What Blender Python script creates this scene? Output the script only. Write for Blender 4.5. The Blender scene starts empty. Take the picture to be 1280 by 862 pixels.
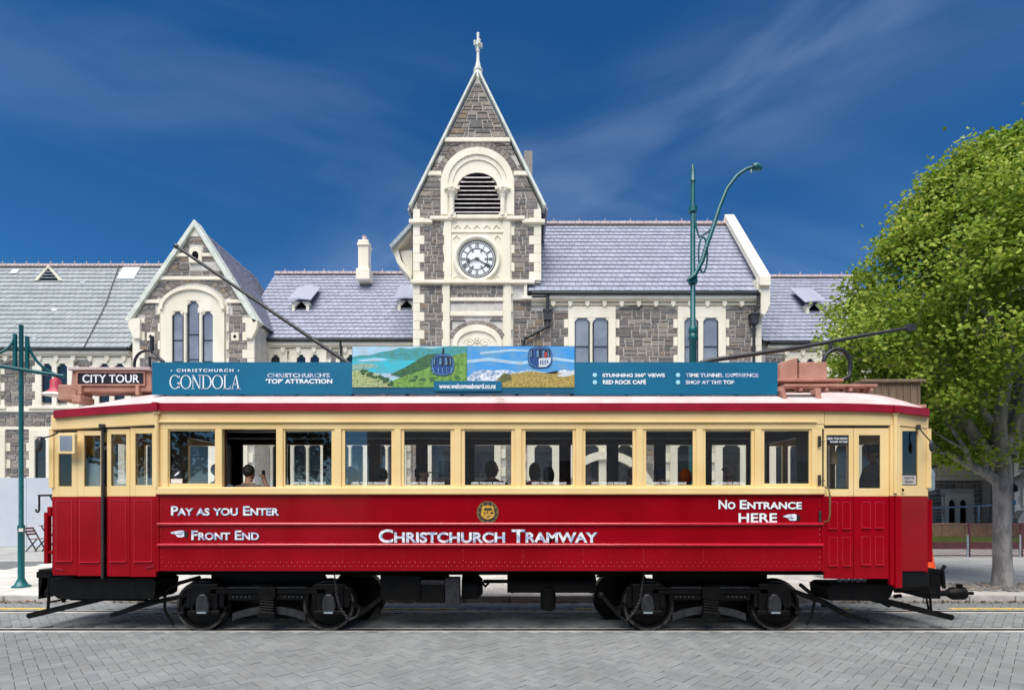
import bpy, bmesh, math, random
from mathutils import Vector, Matrix, noise
PI = math.pi
R = math.radians
random.seed(7)
sc = bpy.context.scene
COL = sc.collection
# ------------------------------------------------------------------ camera
F, H, CX, HY = 672.0, 1.975, 640.0, 628.0      # focal length in photo pixels, eye height, principal point
cd = bpy.data.cameras.new('camera'); cam = bpy.data.objects.new('camera', cd); COL.objects.link(cam)
cam.location = (0, 0, H); cam.rotation_euler = (PI/2, 0, 0)
cd.sensor_width = 36.0; cd.lens = 36.0*F/1280.0; cd.shift_y = (HY-431.0)/1280.0
cd.clip_start = 0.1; cd.clip_end = 3000
sc.camera = cam
# ------------------------------------------------------------------ sky, sun, exposure
SUN_EL, SUN_AZ = 63.0, 198.0                   # azimuth clockwise from +Y: behind the camera, a little to its left
world = bpy.data.worlds.new('World'); sc.world = world; world.use_nodes = True
wt = world.node_tree; wn = wt.nodes; wl = wt.links; wn.clear()
def WN(t, **k):
    n = wn.new(t)
    for a, b in k.items(): setattr(n, a, b)
    return n
wo = WN('ShaderNodeOutputWorld'); wb = WN('ShaderNodeBackground'); wb.inputs['Strength'].default_value = 0.05
sky = WN('ShaderNodeTexSky'); sky.sky_type = 'NISHITA'; sky.sun_disc = False
sky.sun_elevation = R(SUN_EL); sky.sun_rotation = R(SUN_AZ)
sky.altitude = 1200; sky.air_density = 1.0; sky.dust_density = 0.0; sky.ozone_density = 6.0
hs = WN('ShaderNodeHueSaturation'); hs.inputs['Saturation'].default_value = 1.265; hs.inputs['Value'].default_value = 0.52
hs.inputs['Hue'].default_value = 0.501
wl.new(sky.outputs[0], hs.inputs['Color'])
tc = WN('ShaderNodeTexCoord'); mp = WN('ShaderNodeMapping')
mp.inputs['Rotation'].default_value = (0.35, 0.62, 0.15); mp.inputs['Scale'].default_value = (0.9, 0.9, 4.2); mp.inputs['Location'].default_value = (3.1, 1, .3)
wl.new(tc.outputs['Generated'], mp.inputs['Vector'])
n1 = WN('ShaderNodeTexNoise'); n1.inputs['Scale'].default_value = 1.25; n1.inputs['Detail'].default_value = 5; n1.inputs['Roughness'].default_value = .5; n1.inputs['Distortion'].default_value = .5
wl.new(mp.outputs[0], n1.inputs['Vector'])
n2 = WN('ShaderNodeTexNoise'); n2.inputs['Scale'].default_value = 1.9; n2.inputs['Detail'].default_value = 2
wl.new(tc.outputs['Generated'], n2.inputs['Vector'])
def ramp(nodes, a, b):
    r = nodes.new('ShaderNodeMapRange'); r.inputs['From Min'].default_value = a; r.inputs['From Max'].default_value = b
    r.interpolation_type = 'SMOOTHSTEP'; return r
r1 = ramp(wn, .44, .78); r2 = ramp(wn, .38, .66)
wl.new(n1.outputs['Fac'], r1.inputs['Value']); wl.new(n2.outputs['Fac'], r2.inputs['Value'])
mm = WN('ShaderNodeMath', operation='MULTIPLY'); wl.new(r1.outputs[0], mm.inputs[0]); wl.new(r2.outputs[0], mm.inputs[1])
m2 = WN('ShaderNodeMath', operation='MULTIPLY'); wl.new(mm.outputs[0], m2.inputs[0]); m2.inputs[1].default_value = .21
# two long cirrus streaks lying along great circles of the sky
def streak(p, q, w, off):
    a = Vector(((p[0]-CX)/F, 1, (HY-p[1])/F)); b = Vector(((q[0]-CX)/F, 1, (HY-q[1])/F)); n = a.cross(b).normalized()
    dn = WN('ShaderNodeVectorMath', operation='NORMALIZE'); wl.new(tc.outputs['Generated'], dn.inputs[0])
    dp = WN('ShaderNodeVectorMath', operation='DOT_PRODUCT'); wl.new(dn.outputs[0], dp.inputs[0]); dp.inputs[1].default_value = n
    ab = WN('ShaderNodeMath', operation='ABSOLUTE'); wl.new(dp.outputs['Value'], ab.inputs[0]); mr = ramp(wn, w, 0.0); wl.new(ab.outputs[0], mr.inputs['Value'])
    # fine fibres run along the streak
    fm = WN('ShaderNodeMapping'); d = a.normalized(); u = (b.normalized()-d*b.normalized().dot(d)).normalized()
    c1 = WN('ShaderNodeVectorMath', operation='DOT_PRODUCT'); wl.new(dn.outputs[0], c1.inputs[0]); c1.inputs[1].default_value = u
    cx = WN('ShaderNodeCombineXYZ'); sx = WN('ShaderNodeMath', operation='MULTIPLY'); wl.new(c1.outputs['Value'], sx.inputs[0]); sx.inputs[1].default_value = 1.6
    sy = WN('ShaderNodeMath', operation='MULTIPLY'); wl.new(dp.outputs['Value'], sy.inputs[0]); sy.inputs[1].default_value = 5
    wl.new(sx.outputs[0], cx.inputs[0]); wl.new(sy.outputs[0], cx.inputs[1]); cx.inputs[2].default_value = off
    nn = WN('ShaderNodeTexNoise'); nn.inputs['Scale'].default_value = 1.6; nn.inputs['Detail'].default_value = 4; nn.inputs['Distortion'].default_value = .6; wl.new(cx.outputs[0], nn.inputs['Vector'])
    fr = ramp(wn, .36, .75); wl.new(nn.outputs['Fac'], fr.inputs['Value']); mu = WN('ShaderNodeMath', operation='MULTIPLY'); wl.new(mr.outputs[0], mu.inputs[0]); wl.new(fr.outputs[0], mu.inputs[1]); return mu
prev = m2
for p, q, w, off, amt in (((690,225), (1000,55), .13, 2.0, .135), ((0,55), (270,120), .2, 5.3, .055)):
    s_ = streak(p, q, w, off); k_ = WN('ShaderNodeMath', operation='MULTIPLY_ADD'); wl.new(s_.outputs[0], k_.inputs[0]); k_.inputs[1].default_value = amt; wl.new(prev.outputs[0], k_.inputs[2]); prev = k_
m2.inputs[1].default_value = .05; m2 = prev
mx = WN('ShaderNodeMix', data_type='RGBA'); mx.inputs['B'].default_value = (4.2, 5.0, 6.2, 1)
wl.new(m2.outputs[0], mx.inputs['Factor']); wl.new(hs.outputs[0], mx.inputs['A'])
wl.new(mx.outputs['Result'], wb.inputs['Color']); wl.new(wb.outputs[0], wo.inputs[0])
sd = bpy.data.lights.new('sun', 'SUN'); sun = bpy.data.objects.new('sun', sd); COL.objects.link(sun)
sd.energy = 1.5; sd.angle = R(60); sd.color = (1.0, .95, .86)
sv = Vector((math.sin(R(SUN_AZ))*math.cos(R(SUN_EL)), math.cos(R(SUN_AZ))*math.cos(R(SUN_EL)), math.sin(R(SUN_EL))))
sun.rotation_euler = sv.to_track_quat('Z', 'Y').to_euler(); sun.location = (-6, -20, 30)
vs = sc.view_settings; vs.view_transform = 'Standard'; vs.look = 'None'; vs.exposure = 2.06; vs.gamma = 1.0
try: vs.use_curve_mapping = False
except Exception: pass
sc.cycles.max_bounces = 8; sc.cycles.transparent_max_bounces = 16
sc.cycles.caustics_reflective = False; sc.cycles.caustics_refractive = False

# ------------------------------------------------------------------ helpers
class MB:
    """collects shapes; build() links them as one mesh object"""
    def __init__(s): s.v = []; s.f = []; s.m = []; s.mi = 0
    def add(s, vs, fs):
        o = len(s.v); s.v += [tuple(p) for p in vs]
        for f in fs: s.f.append(tuple(i+o for i in f)); s.m.append(s.mi)
        return s
    def box(s, x0, x1, y0, y1, z0, z1):
        return s.add([(x0,y0,z0),(x1,y0,z0),(x1,y1,z0),(x0,y1,z0),(x0,y0,z1),(x1,y0,z1),(x1,y1,z1),(x0,y1,z1)],
                     [(0,3,2,1),(4,5,6,7),(0,1,5,4),(1,2,6,5),(2,3,7,6),(3,0,4,7)])
    def loft(s, A, B, capa=True, capb=True, closed=True):
        n = len(A); fs = [(i, (i+1) % n, n+(i+1) % n, n+i) for i in range(n if closed else n-1)]
        if capa: fs.append(tuple(range(n-1, -1, -1)))
        if capb: fs.append(tuple(range(n, 2*n)))
        return s.add(list(A)+list(B), fs)
    def slab(s, S, pts, d0, d1):
        """polygon in photo pixels on surface S, from depth offset d0 (back) to d1 (front)"""
        return s.loft([S(x, y, d0) for x, y in pts], [S(x, y, d1) for x, y in pts])
    def rect(s, S, x0, y0, x1, y1, d0, d1):
        return s.slab(S, [(x0,y1),(x1,y1),(x1,y0),(x0,y0)], d0, d1)
    def bar(s, p, q, w, h, up=(0,0,1)):
        p = Vector(p); q = Vector(q); d = (q-p).normalized(); u = Vector(up); r = d.cross(u)
        if r.length < 1e-4: r = d.cross(Vector((1,0,0)))
        r.normalize(); u = r.cross(d).normalized()
        A = [p+r*a*w/2+u*b*h/2 for a, b in ((-1,-1),(1,-1),(1,1),(-1,1))]
        return s.loft(A, [a+(q-p) for a in A])
    def tube(s, pts, r, n=8, cap=True):
        pts = [Vector(p) for p in pts]; k = len(pts); rs = r if isinstance(r, (list, tuple)) else [r]*k
        rings = []; prev = None
        for i, p in enumerate(pts):
            d = (pts[min(i+1, k-1)]-pts[max(i-1, 0)]).normalized()
            if prev is None:
                a = d.cross(Vector((0,0,1)))
                if a.length < .05: a = d.cross(Vector((1,0,0)))
            else: a = prev-d*prev.dot(d)
            a.normalize(); b = d.cross(a); prev = a
            rings.append([p+(a*math.cos(t*2*PI/n)+b*math.sin(t*2*PI/n))*rs[i] for t in range(n)])
        o = len(s.v)
        for g in rings: s.v += [tuple(q) for q in g]
        for i in range(k-1):
            for t in range(n):
                s.f.append((o+i*n+t, o+i*n+(t+1) % n, o+(i+1)*n+(t+1) % n, o+(i+1)*n+t)); s.m.append(s.mi)
        if cap:
            s.f.append(tuple(o+t for t in range(n-1, -1, -1))); s.m.append(s.mi)
            s.f.append(tuple(o+(k-1)*n+t for t in range(n))); s.m.append(s.mi)
        return s
    def lathe(s, prof, c, ax='z', n=16, cap=True):
        """prof = [(radius, height)], spun about axis ax through c"""
        c = Vector(c); V = {'z': lambda a, h: Vector((a[0], a[1], h)), 'y': lambda a, h: Vector((a[0], h, a[1])), 'x': lambda a, h: Vector((h, a[0], a[1]))}[ax]
        o = len(s.v); k = len(prof)
        for r, h in prof:
            for t in range(n): s.v.append(tuple(c+V((max(r, 1e-4)*math.cos(2*PI*t/n), max(r, 1e-4)*math.sin(2*PI*t/n)), h)))
        for i in range(k-1):
            for t in range(n): s.f.append((o+i*n+t, o+i*n+(t+1) % n, o+(i+1)*n+(t+1) % n, o+(i+1)*n+t)); s.m.append(s.mi)
        if not cap: return s
        s.f.append(tuple(o+t for t in range(n-1, -1, -1))); s.m.append(s.mi)
        s.f.append(tuple(o+(k-1)*n+t for t in range(n))); s.m.append(s.mi)
        return s
    def ball(s, c, r, n=10, k=7):
        rx, ry, rz = r if isinstance(r, (tuple, list)) else (r, r, r); c = Vector(c); o = len(s.v)
        for i in range(k+1):
            t = PI*(.02+.96*i/k)
            for j in range(n): s.v.append((c.x+rx*math.sin(t)*math.cos(2*PI*j/n), c.y+ry*math.sin(t)*math.sin(2*PI*j/n), c.z+rz*math.cos(t)))
        for i in range(k):
            for j in range(n): s.f.append((o+i*n+j, o+i*n+(j+1) % n, o+(i+1)*n+(j+1) % n, o+(i+1)*n+j)); s.m.append(s.mi)
        s.f.append(tuple(o+j for j in range(n-1, -1, -1))); s.m.append(s.mi)
        s.f.append(tuple(o+k*n+j for j in range(n))); s.m.append(s.mi)
        return s
    def mesh(s, name, mats, smooth=None, fix=True):
        me = bpy.data.meshes.new(name); me.from_pydata(s.v, [], s.f)
        for m in (mats if isinstance(mats, (list, tuple)) else [mats]): me.materials.append(m)
        if any(s.m): me.polygons.foreach_set('material_index', s.m)
        if fix:
            bm = bmesh.new(); bm.from_mesh(me); bmesh.ops.recalc_face_normals(bm, faces=bm.faces); bm.to_mesh(me); bm.free()
        if smooth is not None:
            me.polygons.foreach_set('use_smooth', [True]*len(me.polygons)); me.set_sharp_from_angle(angle=R(smooth))
        me.update(); return me
    def build(s, name, mats, parent=None, smooth=None, bevel=0, fix=True):
        o = put(name, s.mesh(name, mats, smooth, fix), parent)
        if bevel:
            b = o.modifiers.new('edge', 'BEVEL'); b.width = bevel; b.segments = 2; b.limit_method = 'ANGLE'; b.angle_limit = R(40)
        return o
def put(name, me, parent=None):
    o = bpy.data.objects.new(name, me); COL.objects.link(o)
    if parent is not None:
        o.parent = parent
        if parent.type == 'EMPTY': o.matrix_parent_inverse = Matrix.Translation(-parent.location)
    return o
def tag(o, label=None, cat=None, group=None, kind=None):
    for k, v in (('label', label), ('category', cat), ('group', group), ('kind', kind)):
        if v: o[k] = v
    return o
def thing(name, label, cat, loc, group=None):
    o = bpy.data.objects.new(name, None); COL.objects.link(o); o.location = loc; o.empty_display_size = .2
    return tag(o, label, cat, group)
def plane(Y):
    """surface facing the camera at distance Y: photo pixel -> point, d = how far it stands proud"""
    def S(x, y, d=0): return Vector(((x-CX)/F*Y, Y-d, H+(HY-y)/F*Y))
    return S
def arc(cx, cy, rx, ry, a0, a1, n):
    return [(cx+rx*math.cos(R(a0+(a1-a0)*i/n)), cy-ry*math.sin(R(a0+(a1-a0)*i/n))) for i in range(n+1)]
# block mesh shared by stones, quoins, brackets: unit cube with chamfered front (-Y) edges
def block_mesh(name, mat, c=.05):
    m = MB(); a = .5-c
    m.add([(-.5,.5,-.5),(.5,.5,-.5),(.5,.5,.5),(-.5,.5,.5), (-.5,-.36,-.5),(.5,-.36,-.5),(.5,-.36,.5),(-.5,-.36,.5), (-a,-.5,-a),(a,-.5,-a),(a,-.5,a),(-a,-.5,a)],
          [(0,3,2,1),(0,1,5,4),(1,2,6,5),(2,3,7,6),(3,0,4,7),(4,5,9,8),(5,6,10,9),(6,7,11,10),(7,4,8,11),(8,9,10,11)])
    return m.mesh(name, mat)
def block(name, me, parent, x0, x1, y0, y1, z0, z1):
    o = bpy.data.objects.new(name, me); COL.objects.link(o); o.parent = parent
    if parent.type == 'EMPTY': o.matrix_parent_inverse = Matrix.Translation(-parent.location)
    o.location = ((x0+x1)/2, (y0+y1)/2, (z0+z1)/2); o.scale = (x1-x0, y1-y0, z1-z0); return o
# ------------------------------------------------------------------ materials
def lin(c):
    return tuple((x/12.92 if x <= .04045 else ((x+.055)/1.055)**2.4) for x in c)
def hexc(h): return lin(tuple(int(h[i:i+2], 16)/255 for i in (0, 2, 4)))
def mat(name, c1, c2=None, scale=6, rough=.6, metal=0, bump=0, bscale=60, spec=.5, rnd=None, coat=0, stretch=None, detail=4, lo=.35, hi=.65, wear=None):
    m = bpy.data.materials.new(name); m.use_nodes = True; t = m.node_tree; N = t.nodes; L = t.links; b = N['Principled BSDF']
    b.inputs['Roughness'].default_value = rough; b.inputs['Metallic'].default_value = metal; b.inputs['Specular IOR Level'].default_value = spec
    if coat: b.inputs['Coat Weight'].default_value = coat; b.inputs['Coat Roughness'].default_value = .08
    c1 = tuple(c1)[:3]+(1,); g = N.new('ShaderNodeNewGeometry'); vec = g.outputs['Position']
    if stretch:
        mpn = N.new('ShaderNodeMapping'); mpn.inputs['Scale'].default_value = stretch; L.new(vec, mpn.inputs['Vector']); vec = mpn.outputs[0]
    col = None
    if rnd:
        oi = N.new('ShaderNodeObjectInfo'); ad = N.new('ShaderNodeMath'); ad.operation = 'ADD'; fr = N.new('ShaderNodeMath'); fr.operation = 'FRACT'
        L.new(oi.outputs['Random'], ad.inputs[0]); L.new(g.outputs['Random Per Island'], ad.inputs[1]); L.new(ad.outputs[0], fr.inputs[0])
        cr = N.new('ShaderNodeValToRGB'); cr.color_ramp.interpolation = 'CONSTANT'; e = cr.color_ramp.elements
        while len(e) < len(rnd): e.new(.5)
        for i, c in enumerate(rnd): e[i].position = i/len(rnd); e[i].color = tuple(c)[:3]+(1,)
        L.new(fr.outputs[0], cr.inputs[0]); col = cr.outputs[0]
    if c2 is not None:
        nz = N.new('ShaderNodeTexNoise'); nz.inputs['Scale'].default_value = scale; nz.inputs['Detail'].default_value = detail; nz.inputs['Roughness'].default_value = .6
        L.new(vec, nz.inputs['Vector']); mr = ramp(N, lo, hi); L.new(nz.outputs['Fac'], mr.inputs['Value'])
        mxn = N.new('ShaderNodeMix'); mxn.data_type = 'RGBA'; L.new(mr.outputs[0], mxn.inputs['Factor'])
        if col is not None:
            mxn.blend_type = 'MULTIPLY'; L.new(col, mxn.inputs['A']); mxn.inputs['B'].default_value = tuple(c2)[:3]+(1,)
        else:
            mxn.inputs['A'].default_value = c1; mxn.inputs['B'].default_value = tuple(c2)[:3]+(1,)
        col = mxn.outputs['Result']
    if wear:
        wc, ws, wa, wbb = wear
        nw = N.new('ShaderNodeTexNoise'); nw.inputs['Scale'].default_value = ws; nw.inputs['Detail'].default_value = 8; nw.inputs['Roughness'].default_value = .7
        L.new(vec, nw.inputs['Vector']); wr = ramp(N, wa, wbb); L.new(nw.outputs['Fac'], wr.inputs['Value'])
        mw = N.new('ShaderNodeMix'); mw.data_type = 'RGBA'; L.new(wr.outputs[0], mw.inputs['Factor']); mw.inputs['B'].default_value = tuple(wc)[:3]+(1,)
        if col is not None: L.new(col, mw.inputs['A'])
        else: mw.inputs['A'].default_value = c1
        col = mw.outputs['Result']
    if col is not None: L.new(col, b.inputs['Base Color'])
    else: b.inputs['Base Color'].default_value = c1
    if bump:
        bn = N.new('ShaderNodeTexNoise'); bn.inputs['Scale'].default_value = bscale; bn.inputs['Detail'].default_value = 5; L.new(g.outputs['Position'], bn.inputs['Vector'])
        bp = N.new('ShaderNodeBump'); bp.inputs['Strength'].default_value = bump; bp.inputs['Distance'].default_value = .02
        L.new(bn.outputs['Fac'], bp.inputs['Height']); L.new(bp.outputs[0], b.inputs['Normal'])
    return m
def glass(name, tint, refl=.1, rough=.02):
    """thin pane: mostly see-through, with a Fresnel mirror on top"""
    m = bpy.data.materials.new(name); m.use_nodes = True; t = m.node_tree; N = t.nodes; L = t.links; N.remove(N['Principled BSDF'])
    o = N['Material Output']; tr = N.new('ShaderNodeBsdfTransparent'); gl = N.new('ShaderNodeBsdfGlossy'); mi = N.new('ShaderNodeMixShader')
    tr.inputs[0].default_value = tuple(tint)+(1,); gl.inputs['Roughness'].default_value = rough
    fr = N.new('ShaderNodeFresnel'); fr.inputs['IOR'].default_value = 1.45; ad = N.new('ShaderNodeMath'); ad.operation = 'ADD'; ad.inputs[1].default_value = refl; ad.use_clamp = True
    L.new(fr.outputs[0], ad.inputs[0]); L.new(ad.outputs[0], mi.inputs[0]); L.new(tr.outputs[0], mi.inputs[1]); L.new(gl.outputs[0], mi.inputs[2]); L.new(mi.outputs[0], o.inputs[0])
    return m
def leafmat(name, cols, trans=.35, c2=None, cscale=1.3):
    m = mat(name, cols[0], c2, cscale, rough=.55, rnd=cols, spec=.3, lo=.4, hi=.62)
    t = m.node_tree; N = t.nodes; L = t.links; b = N['Principled BSDF']; o = N['Material Output']
    src = b.inputs['Base Color'].links[0].from_socket
    tl = N.new('ShaderNodeBsdfTranslucent'); L.new(src, tl.inputs['Color']); mi = N.new('ShaderNodeMixShader'); mi.inputs[0].default_value = trans
    L.new(b.outputs[0], mi.inputs[1]); L.new(tl.outputs[0], mi.inputs[2]); L.new(mi.outputs[0], o.inputs[0]); return m
M = {}
M['stone'] = mat('bluestone', (.2,.19,.18), (.7,.69,.68), 9, .85, bump=.5, bscale=30,
    rnd=[hexc(h) for h in ('918a83','807a76','9b948c','75716f','958a80','8a8079','a2998f','84807d','9a8772','7c7670','938b84','a69c90','83776f','999087')])
M['mortar'] = mat('lime_mortar', hexc('d6d1c9'), hexc('c4bfb7'), 4, .9, bump=.3)
M['lime'] = mat('white_limestone', hexc('f2ebd9'), hexc('e8e0ca'), 1.4, .75, bump=.12, bscale=25, stretch=(1,1,.3), wear=(hexc('bdb49c'), 2.6, .64, .88))
M['slate'] = mat('lavender_slate', (.3,.3,.4), (.93,.93,.94), 1.2, .55, rnd=[hexc(h) for h in ('9598a8','999cac','9295a4','9699aa','9c9fae','9396a6','989bac','9093a2')])
M['oldslate'] = mat('old_grey_slate', (.3,.3,.3), (.88,.9,.9), 1.2, .6, rnd=[hexc(h) for h in ('939a9c','979ea0','909699','959c9e','9aa0a1','91989a')], wear=(hexc('c2c6c3'), 9, .66, .72))
M['slatebase'] = mat('slate_underlay', (.05,.05,.06), rough=.8)
M['terracotta'] = mat('terracotta_ridge', hexc('c9b1ac'), hexc('d8c9c3'), 5, .8, rnd=None)
M['blackiron'] = mat('black_iron', (.018,.018,.022), (.035,.036,.04), 8, .45, spec=.5)
M['lead'] = mat('grey_lead', hexc('8f97a0'), hexc('a9b0b6'), 6, .5)
M['greenlead'] = mat('weathered_coping', hexc('dfe1d6'), hexc('c9cfc4'), 3, .7)
M['darkwin'] = mat('dark_window_glass', (.012,.016,.022), rough=.06, spec=.9)
M['bluewin'] = mat('painted_reflection_glass', (.20,.22,.27), (.30,.32,.36), .8, rough=.08, spec=.9)  # grey-blue sky reflection is painted into the pane colour
M['winframe'] = mat('dark_window_frame', (.02,.022,.026), rough=.5)
M['louvre'] = mat('louvre_board', hexc('cfc6c4'), hexc('b3aaa8'), 5, .7)
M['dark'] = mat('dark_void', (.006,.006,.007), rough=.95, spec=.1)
M['clockwhite'] = mat('clock_white', hexc('eef0ef'), rough=.35)
M['clockblack'] = mat('clock_black', (.02,.022,.03), rough=.4)
# tram
M['red'] = mat('tram_red_paint', hexc('980217'), hexc('88010e'), .8, .3, spec=.12, coat=.2, bump=.07, bscale=2.6, wear=(hexc('8a1a22'), 2.2, .6, .95))
M['redtrim'] = mat('tram_crimson_trim', hexc('9c1530'), hexc('8d0f28'), 3, .35, spec=.4)
M['cream'] = mat('tram_cream_paint', hexc('f2d59a'), hexc('edcc8c'), 1.5, .42, coat=.12, wear=(hexc('cdaa68'), 14, .7, .85))
M['redgloss'] = mat('tram_red_gloss', hexc('c2142c'), hexc('b30d24'), 3, .22, spec=.8, coat=.3)
M['roof'] = mat('tram_roof_canvas', hexc('cdbab7'), hexc('bfaaa7'), 2.5, .75, bump=.1, wear=(hexc('8d8377'), 1.6, .68, .72))
M['pink'] = mat('tram_pink_primer', hexc('bd8d7b'), hexc('ad7c6a'), 4, .75, bump=.1)
M['brownbox'] = mat('brown_zinc', hexc('6c5d4b'), hexc('7c6b57'), 5, .7, stretch=(6,6,.6))
M['wood'] = mat('varnished_mahogany', hexc('3c1813'), hexc('2a0f0c'), 9, .35, stretch=(1,1,8))
M['ceil'] = mat('tram_ceiling', hexc('d9cbb0'), hexc('cbbb9f'), 3, .6)
M['under'] = mat('underframe_black', (.0025,.0025,.003), (.006,.0055,.005), 6, .45, spec=.16, bump=.15, wear=((.025,.018,.014), 7, .72, .84))
M['steel'] = mat('worn_steel', (.11,.10,.095), (.03,.027,.025), 9, .42, metal=.6)
M['iron2'] = mat('dull_grey_iron', (.02,.021,.024), (.04,.041,.046), 12, .4, metal=.3)
M['pane'] = glass('tram_pane', (.97,.98,.975), .06)
M['blue'] = mat('advert_blue', hexc('066b90'), hexc('076488'), 1.2, .4)
M['darkteal'] = mat('advert_dark_teal', hexc('0b5876'), rough=.4)
M['white'] = mat('print_white', hexc('eef2f4'), rough=.5)
M['paleblue'] = mat('print_pale_blue', hexc('a5e0ee'), rough=.5)
M['silver'] = mat('letter_silver', hexc('f2f3f6'), hexc('a3b0d0'), 12, .35, lo=.4, hi=.62)
M['black'] = mat('print_black', (.012,.012,.014), rough=.45)
M['gold'] = mat('crest_gold', hexc('d6a94a'), hexc('b5862f'), 30, .4)
M['bronze'] = mat('crest_bronze', hexc('7b6a3e'), hexc('5c4f30'), 30, .5)
M['green'] = mat('lamp_post_green', hexc('0b6266'), hexc('09565a'), 4, .4, coat=.15, wear=(hexc('3a8a84'), 12, .72, .85))
M['bellred'] = mat('lamp_red', hexc('c7495a'), hexc('bb3d50'), 5, .45)
M['bellwhite'] = mat('lamp_white', hexc('e5ddd6'), rough=.5)
# setting
M['paver'] = mat('grey_paver', (.3,.3,.3), (.84,.84,.84), .9, .85, bump=.25, bscale=90, wear=((.11,.105,.10), 1.3, .6, .95), rnd=[hexc(h) for h in ('7f8383','7b7f80','838787','787c7e','818586','7c8081','7e8080')])
M['joint'] = mat('paver_joint', hexc('717373'), hexc('626464'), 8, .95)
M['slabm'] = mat('pale_paving_slab', (.4,.4,.4), (.9,.9,.9), 2, .85, rnd=[hexc(h) for h in ('cfcac4','c9c4be','d4cfc9','c4c0bb','cbc5bd')])
M['concrete'] = mat('pale_concrete', hexc('bfbcb8'), hexc('a9a7a3'), 3, .85, bump=.15)
M['asphalt'] = mat('grey_asphalt', hexc('a3a3a2'), hexc('949493'), .9, .9, bump=.3, bscale=120)
M['ground'] = mat('ground_asphalt', hexc('85878a'), hexc('77797b'), .3, .9)
M['yellow'] = mat('yellow_road_paint', hexc('e6c04c'), hexc('c2a35a'), 14, .7)
M['hoard'] = mat('hoarding_white', hexc('c3c8cf'), hexc('bac0c8'), .8, .6)
M['bark'] = mat('grey_bark', hexc('9c9896'), hexc('747170'), 8, .9, bump=.6, bscale=25, stretch=(1,1,.35), wear=(hexc('a89a3a'), 3.2, .72, .76))
M['leaf'] = leafmat('lime_leaf', [hexc(h) for h in ('a2b442','92a83a','b8c456','82972f','aabb48','ccd36c','708a2c','98ae40','bdc356','88a036')], .42, (.5,.64,.42), 1.3)  # noise darkens clumps: natural variation, plus crown depth put into the colour
M['darkleaf'] = leafmat('dark_leaf', [hexc(h) for h in ('2c3d19','263716','34471e','1f2e13','3c4c20')], .25)
M['orange'] = mat('cone_orange', hexc('f0541e'), rough=.5)
M['tan'] = mat('sandstone_kerbing', hexc('9c8660'), hexc('86714f'), 6, .85)
M['grass'] = leafmat('grass_blade', [hexc(h) for h in ('5f8a26','547c22','6d9530')], .3)
M['maroon'] = mat('maroon_fence', hexc('5c2a33'), hexc('4a2229'), 6, .6)
M['galv'] = mat('galvanised_pipe', hexc('a9b8c0'), hexc('93a2aa'), 8, .4, metal=.4)
M['chairwood'] = mat('reddish_slat_wood', hexc('8a4a3a'), hexc('6d382c'), 10, .6)
M['litter'] = leafmat('dry_leaf', [hexc(h) for h in ('8a5f36','6f4a2c','a57a48','5a4433','3f352c')], .2)
SB = block_mesh('stone', M['stone'], .045); QB = block_mesh('quoin', M['lime'], .03); TB = block_mesh('ridge_tile', M['terracotta'], .05); BB = block_mesh('bracket', M['lime'], .12)
# ================================================================== the setting
KY = 10.69                                      # kerb face
PZ = 0.125                                      # pavement level
g = MB(); g.box(-400, 400, -150, 1500, -.5, -.09); tag(g.build('ground', M['ground']), 'grey asphalt ground running to the horizon', kind='structure')
road = MB().box(-40, 40, -14, KY, -.085, -.02).build('road', M['joint']); tag(road, 'grey block paved street with tram rails', kind='structure')
# rails: grooved girder rail set in a concrete strip
for yr in (8.40, 9.84):
    r = MB()
    r.box(-40, 40, yr-.075, yr-.035, -.03, .002); r.box(-40, 40, yr+.005, yr+.03, -.03, .002); r.box(-40, 40, yr-.035, yr+.005, -.03, -.017)
    tag(r.build('rail', M['steel']), kind='structure')
    c = MB(); c.box(-40, 40, yr-.16, yr-.0752, -.03, -.003); c.box(-40, 40, yr+.0302, yr+.10, -.03, -.003)
    tag(c.build('rail_bed', M['concrete']), kind='structure')
# herringbone pavers at 45 degrees
PL, PW, PG = .232, .116, .0055
def paver_quads():
    """centre, axis angle of each paver inside the paved strips"""
    out = []; c45 = math.sqrt(.5)
    u = PW
    for i in range(-150, 150):
        for j in range(-150, 150):
            k = (i-j) % 4
            if k == 0: cx, cy, hz = i+1, j+.5, True       # horizontal brick covers (i,j),(i+1,j)
            elif k == 3: cx, cy, hz = i+.5, j+1, False      # vertical brick covers (i,j),(i,j+1)
            else: continue
            x = (cx*c45-cy*c45)*u; y = (cx*c45+cy*c45)*u+7
            out.append((x, y, 45 if hz else 135))
    return out
strips = [(4.2, 8.24), (8.50, 9.68), (9.94, KY-.02)]
cand = []
for x, y, a in paver_quads():
    for s0, s1 in strips:
        if s0+.05 < y < s1-.05 and abs(x) < (9.2 if y < 8.3 else 12):
            cand.append((x, y, a, s0, s1)); break
def clip_poly(P, s0, s1):
    for lim, sg in ((s0, 1), (s1, -1)):
        Q = []
        for i, p in enumerate(P):
            q = P[(i+1) % len(P)]; a = sg*(p[1]-lim); b = sg*(q[1]-lim)
            if a >= 0: Q.append(p)
            if a*b < 0: t = a/(a-b); Q.append((p[0]+(q[0]-p[0])*t, p[1]+(q[1]-p[1])*t))
        P = Q
        if len(P) < 3: return None
    return P
def paver_corners(x, y, a, L=PL-PG, Wd=PW-PG):
    ca, sa = math.cos(R(a)), math.sin(R(a))
    return [(x+ca*p*L/2-sa*q*Wd/2, y+sa*p*L/2+ca*q*Wd/2) for p, q in ((-1,-1),(1,-1),(1,1),(-1,1))]
rng = random.Random(3)
PM = MB(); h = .004
pc = paver_corners(0, 0, 0); pi = [(p[0]*(1-2*h/PL), p[1]*(1-2*h/PW)) for p in pc]
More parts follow.
